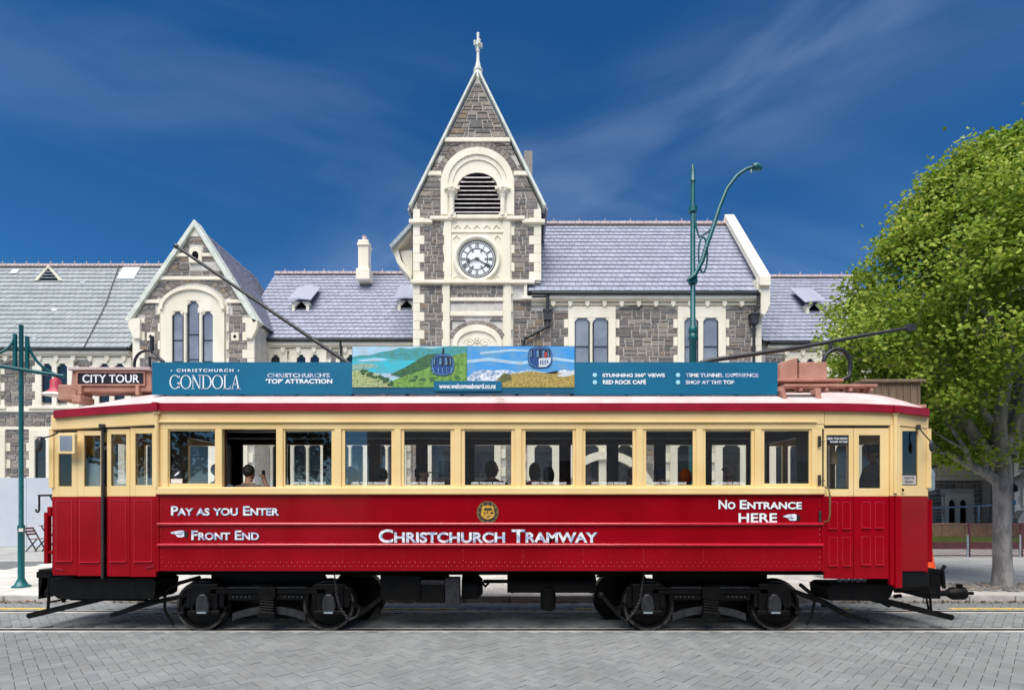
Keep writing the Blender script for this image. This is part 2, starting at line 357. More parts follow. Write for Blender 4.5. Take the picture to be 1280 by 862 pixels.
PM.v = [(p[0], p[1], -.02) for p in pc]+[(p[0], p[1], -.003) for p in pc]+[(p[0], p[1], 0) for p in pi]
PM.f = [(0,1,5,4),(1,2,6,5),(2,3,7,6),(3,0,4,7),(4,5,9,8),(5,6,10,9),(6,7,11,10),(7,4,8,11),(8,9,10,11)]; PM.m = [0]*9
pmesh = PM.mesh('paver', M['paver'])
cand.sort(key=lambda c: (c[1] < 5.66 or abs(c[0]) > c[1]*.953, c[1]))
rest = MB(); n_obj = 0
for x, y, a, s0, s1 in cand:
    P = paver_corners(x, y, a); inside = all(s0 <= p[1] <= s1 for p in P); dz = rng.uniform(-.0035, .0025); tl = rng.uniform(-.012, .012)
    if n_obj < 300 and inside and y > 5.66:
        o = bpy.data.objects.new('paver', pmesh); COL.objects.link(o); o.parent = road
        o.location = (x, y, dz); o.rotation_euler = (tl, rng.uniform(-.012, .012), R(a+rng.uniform(-.8, .8))); n_obj += 1
    else:
        if not inside: P = clip_poly(P, s0, s1)
        if not P: continue
        cx = sum(p[0] for p in P)/len(P); cy = sum(p[1] for p in P)/len(P)
        A = [(p[0], p[1], -.02) for p in P]; B = [(p[0], p[1], -.003+dz) for p in P]
        C = [(cx+(p[0]-cx)*.955, cy+(p[1]-cy)*.955, dz+tl*(p[1]-cy)) for p in P]; n = len(P)
        rest.add(A+B+C, [(i, (i+1) % n, n+(i+1) % n, n+i) for i in range(n)]+[(n+i, n+(i+1) % n, 2*n+(i+1) % n, 2*n+i) for i in range(n)]+[tuple(range(2*n, 3*n))])
tag(rest.build('paver_field', M['paver'], road, fix=False), kind='stuff')
# broken yellow line by the kerb
for xa, xb in ((-60, 57), (465, 571), (718, 772), (828, 930), (1056, 1061), (1188, 1300)):
    Y0 = 10.03; MB().box((xa-CX)/F*Y0, (xb-CX)/F*Y0, 9.99, 10.09, -.01, .0045).build('painted_dash', M['yellow'], road)
# kerb stones
KB = block_mesh('kerb_stone', M['concrete'], .02)
kerb = MB().box(-40, 40, KY+.012, KY+.15, -.08, PZ-.012).build('kerb', M['joint']); tag(kerb, 'pale concrete kerb along the tram street', kind='structure')
x = -22
while x < 22:
    block('kerb_stone', KB, kerb, x, x+.905, KY, KY+.16, -.06, PZ+rng.uniform(-.003, .003)); x += .915
# gutter litter
lt = MB()
for i in range(2600):
    x = rng.uniform(-12, 12); y = KY-.015-abs(rng.gauss(0, .05)); s = rng.uniform(.008, .026); a = rng.uniform(0, 6.3)
    if noise.noise(Vector((x*.9, 3, 0))) < -.15 and rng.random() < .8: continue
    z = rng.uniform(.006, .02+.03*max(0, 1-(KY-y)*12)); c, d = math.cos(a)*s, math.sin(a)*s
    lt.add([(x-c, y-d, z), (x+d, y-c, z+rng.uniform(-.004, .01)), (x+c, y+d, z), (x-d, y+c, z+rng.uniform(-.004, .01))], [(0,1,2,3)])
tag(lt.build('leaf_litter', M['litter'], fix=False), 'brown dry leaf litter lying along the kerb gutter', kind='stuff')
# pavement: concrete bed, slabs near the kerb, asphalt forecourt further back
pave = MB().box(-40, 40, KY+.16, 17.15, -.08, PZ-.014).build('pavement', M['joint']); tag(pave, 'pale slab pavement beyond the tram', kind='structure')
slabs = []
yy = KY+.165; row = 0
while yy < 17.1:
    x = -14-(row % 2)*.2
    while x < 14: slabs.append((x, yy)); x += .4
    yy += .4; row += 1
PSB = MB(); PSB.box(-.197, .197, -.197, .197, -.03, 0); psm = PSB.mesh('paving_slab', M['slabm'])
def in_gap(x, y):
    px = CX+x/y*F; return px < 75 or 470 < px < 760 or px > 1165
slabs.sort(key=lambda s: (not (in_gap(*s) and s[1] < 14.5), s[1]))
rs = MB()
for i, (x, y) in enumerate(slabs):
    if x > 7.6 and y > 11.2: continue
    dz = PZ+rng.uniform(-.003, .003)
    if i < 300: o = put('paving_slab', psm, pave); o.location = (x+.2, y+.2, dz)
    else: rs.box(x+.003, x+.397, y+.003, y+.397, PZ-.03, dz)
tag(rs.build('slab_field', M['slabm'], pave, fix=False), kind='stuff')
fc = MB().box(-60, 60, 17.15, 75, -.08, PZ-.006).build('forecourt', M['asphalt']); tag(fc, 'grey asphalt forecourt before the stone buildings', kind='structure')
fr = MB().box(7.75, 60, 11.22, 17.15, PZ-.06, PZ-.002).build('footpath', M['asphalt']); tag(fr, 'grey asphalt footpath under the street tree', kind='structure')
st = MB(); st.box(-40, 7.75, 17.05, 17.3, PZ-.02, PZ+.004); tag(st.build('paving_strip', M['concrete']), 'pale edging strip across the pavement', kind='structure')
st = MB(); A = plane(13.6)
st.add([(9.4,15.3,PZ+.003),(13.8,13.2,PZ+.003),(13.9,13.32,PZ+.003),(9.5,15.42,PZ+.003)], [(0,1,2,3)]); tag(st.build('drain_channel', M['concrete']), 'pale drain strip running across the asphalt footpath', kind='structure')

# ================================================================== masonry helpers
def crossings(P, z):
    xs = []
    for i in range(len(P)):
        (x0, z0), (x1, z1) = P[i], P[(i+1) % len(P)]
        if (z0 <= z < z1) or (z1 <= z < z0): xs.append(x0+(x1-x0)*(z-z0)/(z1-z0))
    xs.sort(); return [(xs[i], xs[i+1]) for i in range(0, len(xs)-1, 2)]
def spans(P, ex, z):
    iv = crossings(P, z)
    for E in ex:
        for a, b in crossings(E, z):
            nv = []
            for c, d in iv:
                if b <= c or a >= d: nv.append((c, d)); continue
                if a > c: nv.append((c, a))
                if b < d: nv.append((b, d))
            iv = nv
    return iv
def topoly(pts, Y): return [((x-CX)/F*Y, H+(HY-y)/F*Y) for x, y in pts]
def prect(x0, y0, x1, y1): return [(x0,y1),(x1,y1),(x1,y0),(x0,y0)]
def rubble(parent, pts, Y, excl, limit=300, P=.44, seed=1, proud=.035, cut=None):
    """snecked rubble stones filling a polygon (photo pixels on plane Y) minus the excluded polygons"""
    rg = random.Random(seed); poly = topoly(pts, Y); ex = [topoly(e, Y) for e in excl]
    zs = [p[1] for p in poly]; z = min(zs); quads = []; g_ = .021
    while z < max(zs)-.05:
        z0, z1 = z, min(z+P, max(zs))
        while z0 < z1-.1 and not spans(poly, ex, z0+.004): z0 += P/10
        while z1 > z0+.1 and not spans(poly, ex, z1-.004): z1 -= P/10
        if z1-z0 < .12: z += P; continue
        I0 = spans(poly, ex, z0+.004); I1 = spans(poly, ex, z1-.004); IM = spans(poly, ex, (z0+z1)/2)
        for a in I0:
            best = None
            for b in I1:
                ov = min(a[1], b[1])-max(a[0], b[0])
                if ov > .02 and (best is None or ov > best[0]): best = (ov, b)
            if not best:
                b = ((a[0]+a[1])/2-.01, (a[0]+a[1])/2+.01)
            else:
                b = best[1]; mm_ = [c for c in IM if min(c[1], a[1], b[1]) > max(c[0], a[0], b[0])]
                if mm_:                                            # a toothed edge: keep clear of the longer block
                    c = mm_[0]
                    if abs(c[0]-(a[0]+b[0])/2) > .12*abs(a[0]-b[0])+.004: v = max(a[0], b[0], c[0]); a = (v, a[1]); b = (v, b[1])
                    if abs(c[1]-(a[1]+b[1])/2) > .12*abs(a[1]-b[1])+.004: v = min(a[1], b[1], c[1]); a = (a[0], v); b = (b[0], v)
            Wd = ((a[1]-a[0])+(b[1]-b[0]))/2
            if Wd < .1: continue
            def pt(s, t): return (a[0]+(a[1]-a[0])*s)*(1-t)+(b[0]+(b[1]-b[0])*s)*t, z0+(z1-z0)*t
            s = 0
            while s < .999:
                w = rg.uniform(.34, .8)/Wd
                if s+w > 1-.22/Wd: w = 1-s
                k = rg.random(); cells = []
                if k < .14 and w*Wd < .6: cells = [(0,1,0,1)]
                else:
                    t = rg.choice((.36, .45, .5, .58, .66))
                    for t0, t1 in ((0, t), (t, 1)):
                        if w*Wd > .44 and rg.random() < .66:
                            c = rg.uniform(.32, .68); cells += [(0, c, t0, t1), (c, 1, t0, t1)]
                        else: cells.append((0, 1, t0, t1))
                for c0, c1, t0, t1 in cells:
                    q = [pt(s+w*c0, t0), pt(s+w*c1, t0), pt(s+w*c1, t1), pt(s+w*c0, t1)]
                    q = [(q[0][0]+g_, q[0][1]+g_), (q[1][0]-g_, q[1][1]+g_), (q[2][0]-g_, q[2][1]-g_), (q[3][0]+g_, q[3][1]-g_)]
                    if q[1][0]-q[0][0] < .03 and q[2][0]-q[3][0] < .03: continue
                    if q[2][0] < q[3][0]: m_ = (q[2][0]+q[3][0])/2; q[2] = (m_+.004, q[2][1]); q[3] = (m_-.004, q[3][1])
                    if q[1][0] < q[0][0]: m_ = (q[1][0]+q[0][0])/2; q[1] = (m_+.004, q[1][1]); q[0] = (m_-.004, q[0][1])
                    if q[3][1]-q[0][1] < .03: continue
                    quads.append(q)
                s += w
        z += P
    def vis(q):
        zc = (q[0][1]+q[2][1])/2; y = HY-(zc-H)*F/Y
        return (q[1][0]-q[0][0]+q[2][0]-q[3][0])*(q[3][1]-q[0][1])*(1 if cut is None or y < cut else .02)
    quads.sort(key=vis, reverse=True); jn = MB()
    for i, q in enumerate(quads):
        d = proud*rg.uniform(.55, 1.45)
        if i < limit and abs(q[0][0]-q[3][0]) < .012 and abs(q[1][0]-q[2][0]) < .012:
            block('stone', SB, parent, q[0][0], q[1][0], Y-d, Y+.02, q[0][1], q[3][1]); continue
        cx = sum(p[0] for p in q)/4; cz = sum(p[1] for p in q)/4
        k = .93; A = [(p[0], Y+.02, p[1]) for p in q]; B = [(p[0], Y-d+.012, p[1]) for p in q]; C = [(cx+(p[0]-cx)*k, Y-d, cz+(p[1]-cz)*k) for p in q]
        m = MB() if i < limit else jn
        m.add(A+B+C, [(0,1,5,4),(1,2,6,5),(2,3,7,6),(3,0,4,7),(4,5,9,8),(5,6,10,9),(6,7,11,10),(7,4,8,11),(8,9,10,11)])
        if i < limit: m.build('stone', M['stone'], parent)
    if jn.f: tag(jn.build('small_stones', M['stone'], parent, fix=False), kind='stuff')
def voussoirs(parent, cx, cy, r0, r1, a0, a1, n, Y, ry=1.0):
    S = plane(Y)
    for i in range(n):
        b0 = a0+(a1-a0)*(i+.05)/n; b1 = a0+(a1-a0)*(i+.95)/n
        pts = arc(cx, cy, r1, r1*ry, b0, b1, 2)+arc(cx, cy, r0, r0*ry, b1, b0, 2)
        MB().slab(S, pts, -.02, .05).build('stone', M['stone'], parent)
def quoins(parent, Y, xe, sg, y0, y1, wl, ws, pitch=11.2, proud=.05, start=0, back=.02):
    """alternating long and short limestone blocks along a vertical edge; returns excluded rectangles (pixels)"""
    S = plane(Y); ex = []; y = y1; i = start
    while y > y0+2:
        t = max(y-pitch, y0); w = wl if i % 2 == 0 else ws; xa, xb = (xe, xe+sg*w) if sg > 0 else (xe-w, xe)
        p, q = S(xa, y), S(xb, t)
        block('quoin', QB, parent, p.x, q.x, Y-proud, Y+back, p.z+.004, q.z-.004); ex.append(prect(xa, t, xb, y)); y = t; i += 1
    return ex
def moulding(name, parent, Y, rects, matn='lime', bevel=.02):
    m = MB(); S = plane(Y)
    for x0, y0, x1, y1, d in rects: m.rect(S, x0, y0, x1, y1, -.02, d)
    return m.build(name, M[matn], parent, bevel=bevel)
def slates(parent, e0, e1, r0, r1, rows, w, matk, name='slates'):
    e0, e1, r0, r1 = map(Vector, (e0, e1, r0, r1)); nrm = (e1-e0).cross(r0-e0).normalized()
    if nrm.y > 0 and abs(nrm.y) > .2: nrm = -nrm
    if nrm.z < 0: nrm = -nrm
    base = MB(); base.loft([e0-nrm*.12, e1-nrm*.12, r1-nrm*.12, r0-nrm*.12], [e0, e1, r1, r0]); ro = base.build('roof', M['slatebase'], parent)
    ud = (e1-e0).normalized(); m = MB(); rg = random.Random(int(abs(e0.x)*100))
    for i in range(rows):
        t0 = i/rows; t1 = min((i+1)/rows+.12/rows, 1); L0 = e0.lerp(r0, t0); L1 = e0.lerp(r0, t1); R0 = e1.lerp(r1, t0); R1 = e1.lerp(r1, t1)
        a0, a1, b0, b1 = [(p-e0).dot(ud) for p in (L0, L1, R0, R1)]
        base_u = math.floor(min(a0, a1)/w)*w-(w/2 if i % 2 else 0); u = base_u
        while u < max(b0, b1):
            lo0, hi0 = max(u+.008, a0), min(u+w-.008, b0); lo1, hi1 = max(u+.008, a1), min(u+w-.008, b1)
            if hi0-lo0 > .02 or hi1-lo1 > .02:
                hi0 = max(hi0, lo0+.002); hi1 = max(hi1, lo1+.002)
                l = nrm*(.045+rg.uniform(0, .012)); k = nrm*.006; j = (r0-e0).normalized()*rg.uniform(-.008, .004)
                p = [L0+ud*(lo0-a0)+l+j, L0+ud*(hi0-a0)+l+j, L1+ud*(hi1-a1)+k, L1+ud*(lo1-a1)+k, L0+ud*(lo0-a0)+j, L0+ud*(hi0-a0)+j]
                m.add(p, [(0,1,2,3),(4,5,1,0),(4,0,3),(1,5,2)])
            u += w
    tag(m.build(name, M[matk], ro, fix=False), kind='stuff'); return ro
def ridge(parent, p, q, n, w=.26, h=.11, finial=True, every=3, spike=.16):
    p, q = Vector(p), Vector(q); d = (q-p)/n; f = MB()
    for i in range(n):
        a = p+d*i; b = p+d*(i+1)
        block('ridge_tile', TB, parent, a.x+.006, b.x-.006, a.y-w/2, a.y+w/2, a.z-h*.5, a.z+h*.6)
        if finial and i % every == 1:
            c = (a+b)/2+Vector((0,0,h*.6)); f.tube([c, c+Vector((0,0,spike))], [.012,.008], 5); f.ball(c+Vector((0,0,spike)), .03, 6, 4)
            f.tube([c+Vector((-.05,0,spike*.6)), c+Vector((.05,0,spike*.6))], .008, 4)
    if finial: f.build('ridge_cresting', M['terracotta'], parent)
def window(parent, Y, x0, x1, y0, y1, paneM='bluewin', cham=4, bars=(.5,), proud=.035, style='window', fw=1.1):
    """shouldered sash window: frame + pane, photo pixels on plane Y"""
    S = plane(Y); c = cham
    out = [(x0,y1),(x1,y1),(x1,y0+c),(x1-c*.7,y0+c*.55),(x1-c*.7,y0),(x0+c*.7,y0),(x0+c*.7,y0+c*.55),(x0,y0+c)] if c else prect(x0, y0, x1, y1)
    fr = MB(); fr.rect(S, x0, y0+c, x0+fw, y1, -.02, proud+.03); fr.rect(S, x1-fw, y0+c, x1, y1, -.02, proud+.03)
    fr.rect(S, x0+fw, y1-fw, x1-fw, y1, -.02, proud+.028); fr.rect(S, x0+c*.7, y0, x1-c*.7, y0+fw, -.02, proud+.03)
    for b in bars: yb = y0+(y1-y0)*b; fr.rect(S, x0+fw, yb-fw*.45, x1-fw, yb+fw*.45, -.02, proud+.026)
    o = fr.build(style, M['winframe'], parent); MB().slab(S, out, -.02, proud).build('pane', M[paneM], o); return o
def surround(parent, Y, x0, y0, x1, y1, openings, proud=.13, teeth=0, pitch=11.2, shaft=True):
    """limestone window surround round shouldered openings [(xa, xb, ytop)]; toothed into the wall"""
    S = plane(Y); m = MB(); ex = [prect(x0, y0, x1, y1)]; op = sorted(openings); yt = min(o[2] for o in op)
    m.rect(S, x0, y0, x1, yt, -.02, proud)
    xs = x0
    for k, (xa, xb, t) in enumerate(op):
        if xa-xs > 5 or k == 0 or not shaft:
            m.rect(S, xs, yt, xa, y1, -.02, proud)
        else:
            xm = (xs+xa)/2; w = (xa-xs); p = S(xm, y1, proud*.5); q = S(xm, yt, proud*.5); L = F/Y
            m.tube([p, (p.x, p.y, q.z)], w*.36/L, 10); m.rect(S, xs-.3, yt, xa+.3, yt+4.5, -.02, proud-.01); m.rect(S, xs+.2, yt+4.5, xa-.2, yt+6.5, -.01, proud-.02)
        for sx, s in ((xa, 1), (xb, -1)):
            m.slab(S, [(sx, yt+5), (sx, yt-.1), (sx+s*3.2, yt-.1), (sx+s*3.2, yt+1.6), (sx+s*1.2, yt+3)], -.02, proud-.015)
        xs = xb
    m.rect(S, xs, yt, x1, y1, -.02, proud)
    o = m.build('window_surround', M['lime'], parent, bevel=.012)
    if teeth:
        y = y1; i = 0
        while y > y0+pitch*.6:
            t = max(y-pitch, y0)
            if i % 2 == 0:
                for xa, xb in ((x0-teeth, x0), (x1, x1+teeth)):
                    p, q = S(xa, y), S(xb, t); block('quoin', QB, parent, p.x, q.x, Y-.06, Y+.02, p.z, q.z); ex.append(prect(xa, t, xb, y))
            y = t; i += 1
    return ex
def sill(parent, Y, x0, x1, y0, y1, d=.16): moulding('sill', parent, Y, [(x0, y0, x1, y1, d)])
def cornice(parent, Y, x0, x1, y, step, first, down=10, gut=3):
    """gutter, limestone cornice, and a row of corbels"""
    S = plane(Y)
    MB().rect(S, x0, y, x1, y+gut, .1, .42).build('gutter', M['blackiron'], parent, bevel=.03)
    m = MB(); m.rect(S, x0, y+gut+.2, x1, y+gut+4.2, -.02, .30); m.rect(S, x0, y+gut+4.2, x1, y+gut+6.2, -.02, .22); m.rect(S, x0, y+gut+8.2, x1, y+gut+10.4, -.02, .10)
    m.rect(S, x0, y+gut+6.2, x1, y+gut+8.2, -.02, .04); m.build('cornice', M['lime'], parent, bevel=.02)
    x = first
    while x < x1-2:
        if x > x0+2:
            pts = [(x-2.6, y+gut+6.4), (x+2.6, y+gut+6.4), (x+2.6, y+gut+10.6), (x, y+gut+13.6), (x-2.6, y+gut+10.6)]
            MB().slab(S, pts, -.02, .2).build('corbel', M['lime'], parent)
        x += step
def downpipe(parent, pts, r=.06, hop=None, name='downpipe'):
    m = MB(); m.tube(pts, r, 8)
    for p in pts[1:-1]: m.ball(p, r*1.35, 8, 5)
    if hop: h = Vector(hop); m.box(h.x-.17, h.x+.17, h.y-.14, h.y+.12, h.z-.22, h.z+.18); m.box(h.x-.2, h.x+.2, h.y-.17, h.y+.13, h.z+.18, h.z+.24)
    for p, q in zip(pts, pts[1:]):
        mid = (Vector(p)+Vector(q))/2
        if (Vector(p)-Vector(q)).length > .9: m.box(mid.x-.16, mid.x+.16, mid.y-.03, mid.y+.12, mid.z-.04, mid.z+.04)
    return m.build(name, M['blackiron'], parent, smooth=40)
GZ = PZ-.1
# ================================================================== clock tower
YT = 24.0; T = plane(YT)
tw = thing('clock_tower', 'tall stone clock tower with steep pointed gable and round clock', 'tower', (T(597,628).x, YT+3, GZ))
gp = [(517,760),(676,760),(676,262),(682,258),(597,92),(512,258),(517,262)]
body = MB(); P0 = topoly([(517,760),(641,760),(641,374.5),(657,374.5),(657,353.5),(676,353.5),(676,260),(597,96),(517,260)], YT)
P0[0] = (P0[0][0], GZ); P0[1] = (P0[1][0], GZ)
body.loft([(x, YT, z) for x, z in P0], [(x, YT+6.2, z) for x, z in P0]); wall = body.build('stone_wall', M['mortar'], tw)
# roof slopes behind the coping
for s in (-1, 1):
    a = T(597, 99); e = T(511 if s < 0 else 683, 262); n_ = Vector((s*.89, 0, .46))
    m = MB(); m.loft([e+Vector((0,.1,0)), a+Vector((0,.1,0)), a+Vector((0,6.2,0)), e+Vector((0,6.2,0))], [e+Vector((0,.1,0))+n_*.1, a+Vector((0,.1,0))+n_*.1, a+Vector((0,6.2,0))+n_*.1, e+Vector((0,6.2,0))+n_*.1]); m.build('roof', M['slate'], tw)
# gable coping: two long white stone strips
cm = MB()
for s in (-1, 1):
    o1 = 597+s*87; cm.slab(T, [(597+s*1, 93), (597+s*4, 93), (597+s*86, 259), (597+s*82, 259)] if s > 0 else [(597+s*4, 93), (597+s*1, 93), (597+s*82, 259), (597+s*86, 259)], -.5, .16)
cm.build('coping', M['greenlead'], tw, bevel=.02)
# finial
fz = T(597, 97); k = YT/F
prof = [(.38,-.2),(.36,.3),(.34,.8),(.30,1.5),(.34,1.55),(.34,1.75),(.24,1.85),(.2,2.2),(.12,2.7),(.10,3.6),(.14,3.65),(.14,3.78),(.10,3.85),(.11,4.2),(.2,4.3),(.22,4.6),(.12,4.75),(.09,5.2),(.12,5.6),(.05,5.75)]
fo = MB().lathe([(r*.62, h_*.42) for r, h_ in prof], (fz.x, YT+.3, fz.z-.15), 'z', 8).build('finial', M['greenlead'], tw, smooth=30)
for a in range(4):
    for zz in (4.35, 4.62): c = Vector((fz.x+.17*math.cos(a*PI/2+.5), YT+.3+.17*math.sin(a*PI/2+.5), fz.z-.15+zz*.42)); MB().ball(c, .06, 6, 4).build('finial_leaf', M['greenlead'], fo)
# excluded zones for the rubble
ex = []
ex.append(arc(597, 232, 46, 46, 0, 180, 16)+[(551,232),(551,276),(643,276),(643,232)])
ex += [prect(500, 173, 700, 178.5), prect(500, 215, 553, 220.5), prect(641, 215, 700, 220.5)]
ex += [prect(562, 270, 636, 354), prect(553, 273, 641, 278)]
ex += [prect(505, 273, 541, 280), prect(652, 273, 690, 280), prect(500, 351, 668, 356)]
ex += quoins(tw, YT, 516.5, 1, 262, 351, 14, 8.5); ex += quoins(tw, YT, 516.5, 1, 356.5, 480, 14, 8.5, start=1)
ex += quoins(tw, YT, 676.5, -1, 262, 351, 15, 9); ex += [prect(641, 354, 700, 480)]
ex += quoins(tw, YT, 562.5, -1, 277, 351, 8.5, 5, start=1); ex += quoins(tw, YT, 562.5, -1, 356.5, 480, 10, 7)
ex += quoins(tw, YT, 636, 1, 277, 351, 7, 3.5, start=1); ex += quoins(tw, YT, 629, 1, 356.5, 480, 12, 10)
ex += [prect(562, 372, 630, 377), prect(562, 390, 630, 395.5)]
ex.append(arc(597, 428, 37, 29, 0, 180, 12)+[(560,428),(560,480),(634,480),(634,428)])
ex.append(arc(597, 232, 55, 55, 20, 160, 16)+[(597,240)])
ex.append(prect(500, 480, 700, 800))
rubble(wall, [(517,480),(641,480),(641,356),(517,356)], YT, ex, 140, 11.2*YT/F, 13)
rubble(wall, [(517,351),(676,351),(676,258),(600,104),(594,104),(517,258)], YT, ex, 300, 11.2*YT/F, 11)
gex = []
for xa, xb in ((540, 566), (592, 618)):
    gex += surround(tw, YT, xa-8, 540, xb+8, 640, [(xa, xb, 552)], teeth=6); window(tw, YT, xa, xb, 552, 632, 'darkwin', 5)
rubble(wall, [(517,672),(640,672),(640,481),(517,481)], YT, gex, 40, .46, 12)
# string courses
moulding('string_course', tw, YT, [(556, 173, 638, 178.5, .09), (535, 215, 552, 220.5, .09), (642, 215, 660, 220.5, .09)])
moulding('string_course', tw, YT, [(512, 276, 541, 280.5, .17), (538, 272.5, 566, 276.6, .2), (562, 270, 634, 275, .15), (630, 272.5, 656, 276.6, .2), (653, 276, 681, 280.5, .17)])
moulding('string_course', tw, YT, [(514, 351.5, 668, 355.8, .2)])
moulding('string_course', tw, YT, [(563, 372, 629, 376.8, .07), (563, 390, 629, 395.5, .07), (655, 352, 659, 374, .12), (652, 371, 684, 375, .15)])
voussoirs(wall, 597, 232, 46.5, 54.5, 18, 162, 19, YT)
# belfry arch: three stepped mouldings and louvres
for r0, r1, d, yb in ((37, 45.5, .16, 270), (31, 37, .10, 270), (25.5, 31, .05, 249)):
    pts = [(597-r1, yb)]+[(x, y) for x, y in arc(597, 232, r1, r1, 180, 0, 20)]+[(597+r1, yb), (597+r0, yb)]+arc(597, 236 if r0 < 30 else 232, r0, r0 if r0 > 30 else 19.5, 0, 180, 20)+[(597-r0, yb)]
    MB().slab(T, pts, -.02, d).build('arch_moulding', M['lime'], tw)
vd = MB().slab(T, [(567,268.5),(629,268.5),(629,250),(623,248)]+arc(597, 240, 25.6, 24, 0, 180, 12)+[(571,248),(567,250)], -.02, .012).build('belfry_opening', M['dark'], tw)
for i in range(9):
    y = 221.5+i*5.35; hw = 25.2 if y > 240 else 25.2*math.sqrt(max(.05, 1-((240-y)/24)**2)); hw = min(hw, 25.2) if y < 248 else 29.5
    a = T(597-hw, y, .04); b = T(597+hw, y, .04); m = MB(); m.loft([(a.x, YT-.14, a.z-.10), (a.x, YT-.02, a.z), (a.x, YT-.02, a.z-.03), (a.x, YT-.14, a.z-.13)], [(b.x, YT-.14, b.z-.10), (b.x, YT-.02, b.z), (b.x, YT-.02, b.z-.03), (b.x, YT-.14, b.z-.13)])
    m.build('louvre', M['louvre'], vd)
for s in (-1, 1):
    c = T(597+s*31.5, 272, .16); c2 = T(597+s*31.5, 250, .16); col = MB(); col.tube([c, c2], .11, 10); col.box(c.x-.17, c.x+.17, c.y-.06, c.y+.3, c.z-.1, c.z+.1); col.build('column', M['lime'], tw, smooth=40)
    cp = MB(); cp.lathe([(.12,0),(.15,.12),(.22,.3),(.26,.36)], (c2.x, c2.y, c2.z), 'z', 8); q = T(597+s*31.5, 240, .16); cp.box(q.x-.34, q.x+.34, q.y-.12, q.y+.2, q.z, q.z+.09)
    for j in range(6): cp.ball((c2.x+.2*math.cos(j*PI/3), c2.y+.2*math.sin(j*PI/3), c2.z+.26), .06, 6, 4)
    cp.build('capital', M['lime'], tw)
# clock stage
ckp = MB(); ckp.rect(T, 562, 275, 635, 351.5, -.02, .06); ckp.rect(T, 563, 289.5, 634, 292, .06, .1)
for s in (555.5, 629): ckp.rect(T, s, 276, s+9, 351.5, -.01, .12)
for s in (553.5, 630): ckp.rect(T, s+.5, 355.9, s+9, 480, -.01, .1)
ckp.build('clock_panel', M['lime'], tw, bevel=.02)
zz = MB()
for i in range(5): x = 572+i*12.2; zz.slab(T, [(x-4, 285), (x, 281), (x+4, 285), (x+4, 286.4), (x, 282.6), (x-4, 286.4)], .05, .095)
for x, y in ((571, 296), (622, 296), (571, 346), (622, 346)): zz.slab(T, [(x-4, y+2), (x, y-2), (x+4, y+2), (x+4, y+3.2), (x, y-.6), (x-4, y+3.2)], .05, .095)
zz.build('chevron_carving', M['lime'], tw)
CK = (596.5, 325.0); ckx = T(*CK); q = F/YT
clock = MB(); rr = 1/q
clock.lathe([(29.5*rr, 0), (29.5*rr, -.08), (27.5*rr, -.14), (25.5*rr, -.12), (24*rr, -.05), (23.6*rr, -.02)], (ckx.x, YT-.05, ckx.z), 'y', 48)
clk = clock.build('clock', M['lime'], tw, smooth=30)
MB().lathe([(23.4*rr, 0), (23.4*rr, -.03)], (ckx.x, YT-.06, ckx.z), 'y', 48).build('clock_face', M['clockwhite'], clk)
def cring(m, r0, r1, d0, d1, n=48, a0=0, a1=360):
    P = arc(*CK, r1, r1, a0, a1, n); Q = arc(*CK, r0, r0, a0, a1, n)
    for i in range(n): m.slab(T, [P[i], P[i+1], Q[i+1], Q[i]], d0, d1)
nm = MB(); cring(nm, 22.2, 23.3, .088, .1); cring(nm, 19.8, 20.5, .088, .1); cring(nm, 12.6, 13.7, .088, .1)
def cbar(m, ang, r0, r1, w, off=0, tilt=0, d0=.088, d1=.1):
    a = R(90-ang); ux, uy = math.cos(a), -math.sin(a); vx, vy = -uy, ux
    p = [(CK[0]+ux*r+vx*(o+off+tilt*(r-r0)), CK[1]+uy*r+vy*(o+off+tilt*(r-r0))) for r, o in ((r0, -w/2), (r1, -w/2), (r1, w/2), (r0, w/2))]
    m.slab(T, p, d0, d1)
for i in range(60): cbar(nm, i*6, 20.5, 22.3, .55)
num = {1:'I',2:'II',3:'III',4:'IIII',5:'V',6:'VI',7:'VII',8:'VIII',9:'IX',10:'X',11:'XI',12:'XII'}
for hnum, s in num.items():
    wd = {'I': 1.3, 'V': 2.6, 'X': 2.6}; tot = sum(wd[c] for c in s); x = -tot/2
    for c in s:
        mid = x+wd[c]/2
        if c == 'I': cbar(nm, hnum*30, 14.2, 19.4, .75, mid)
        else:
            up = .16 if c == 'V' else .32
            cbar(nm, hnum*30, 14.2, 19.4, .75, mid-(0 if c == 'V' else .8), up); cbar(nm, hnum*30, 14.2, 19.4, .45, mid+(0 if c == 'V' else .8), -up)
        x += wd[c]
for i in range(6):
    a = i*60+30; cbar(nm, a, 9.2, 12.8, .7); ca = R(90-a)
    for s in (-1, 1): cbar(nm, a+s*9, 9.6, 12.9, .45, 0, s*-.5)
nm.build('clock_numerals', M['clockblack'], clk)
hd = MB(); cbar(hd, 121, -3, 18.5, 1.2, 0, 0, .11, .125); cbar(hd, 121, 12, 16, 2.2, 0, 0, .11, .124); hd.build('minute_hand', M['clockblack'], clk)
hd = MB(); cbar(hd, 252, -3, 12, 1.5, 0, 0, .128, .142); cbar(hd, 252, 9.5, 12.2, 4.0, 0, 0, .128, .141); hd.lathe([(1.6*rr, 0), (1.6*rr, -.03)], (ckx.x, YT-.128, ckx.z), 'y', 10); hd.build('hour_hand', M['clockblack'], clk)
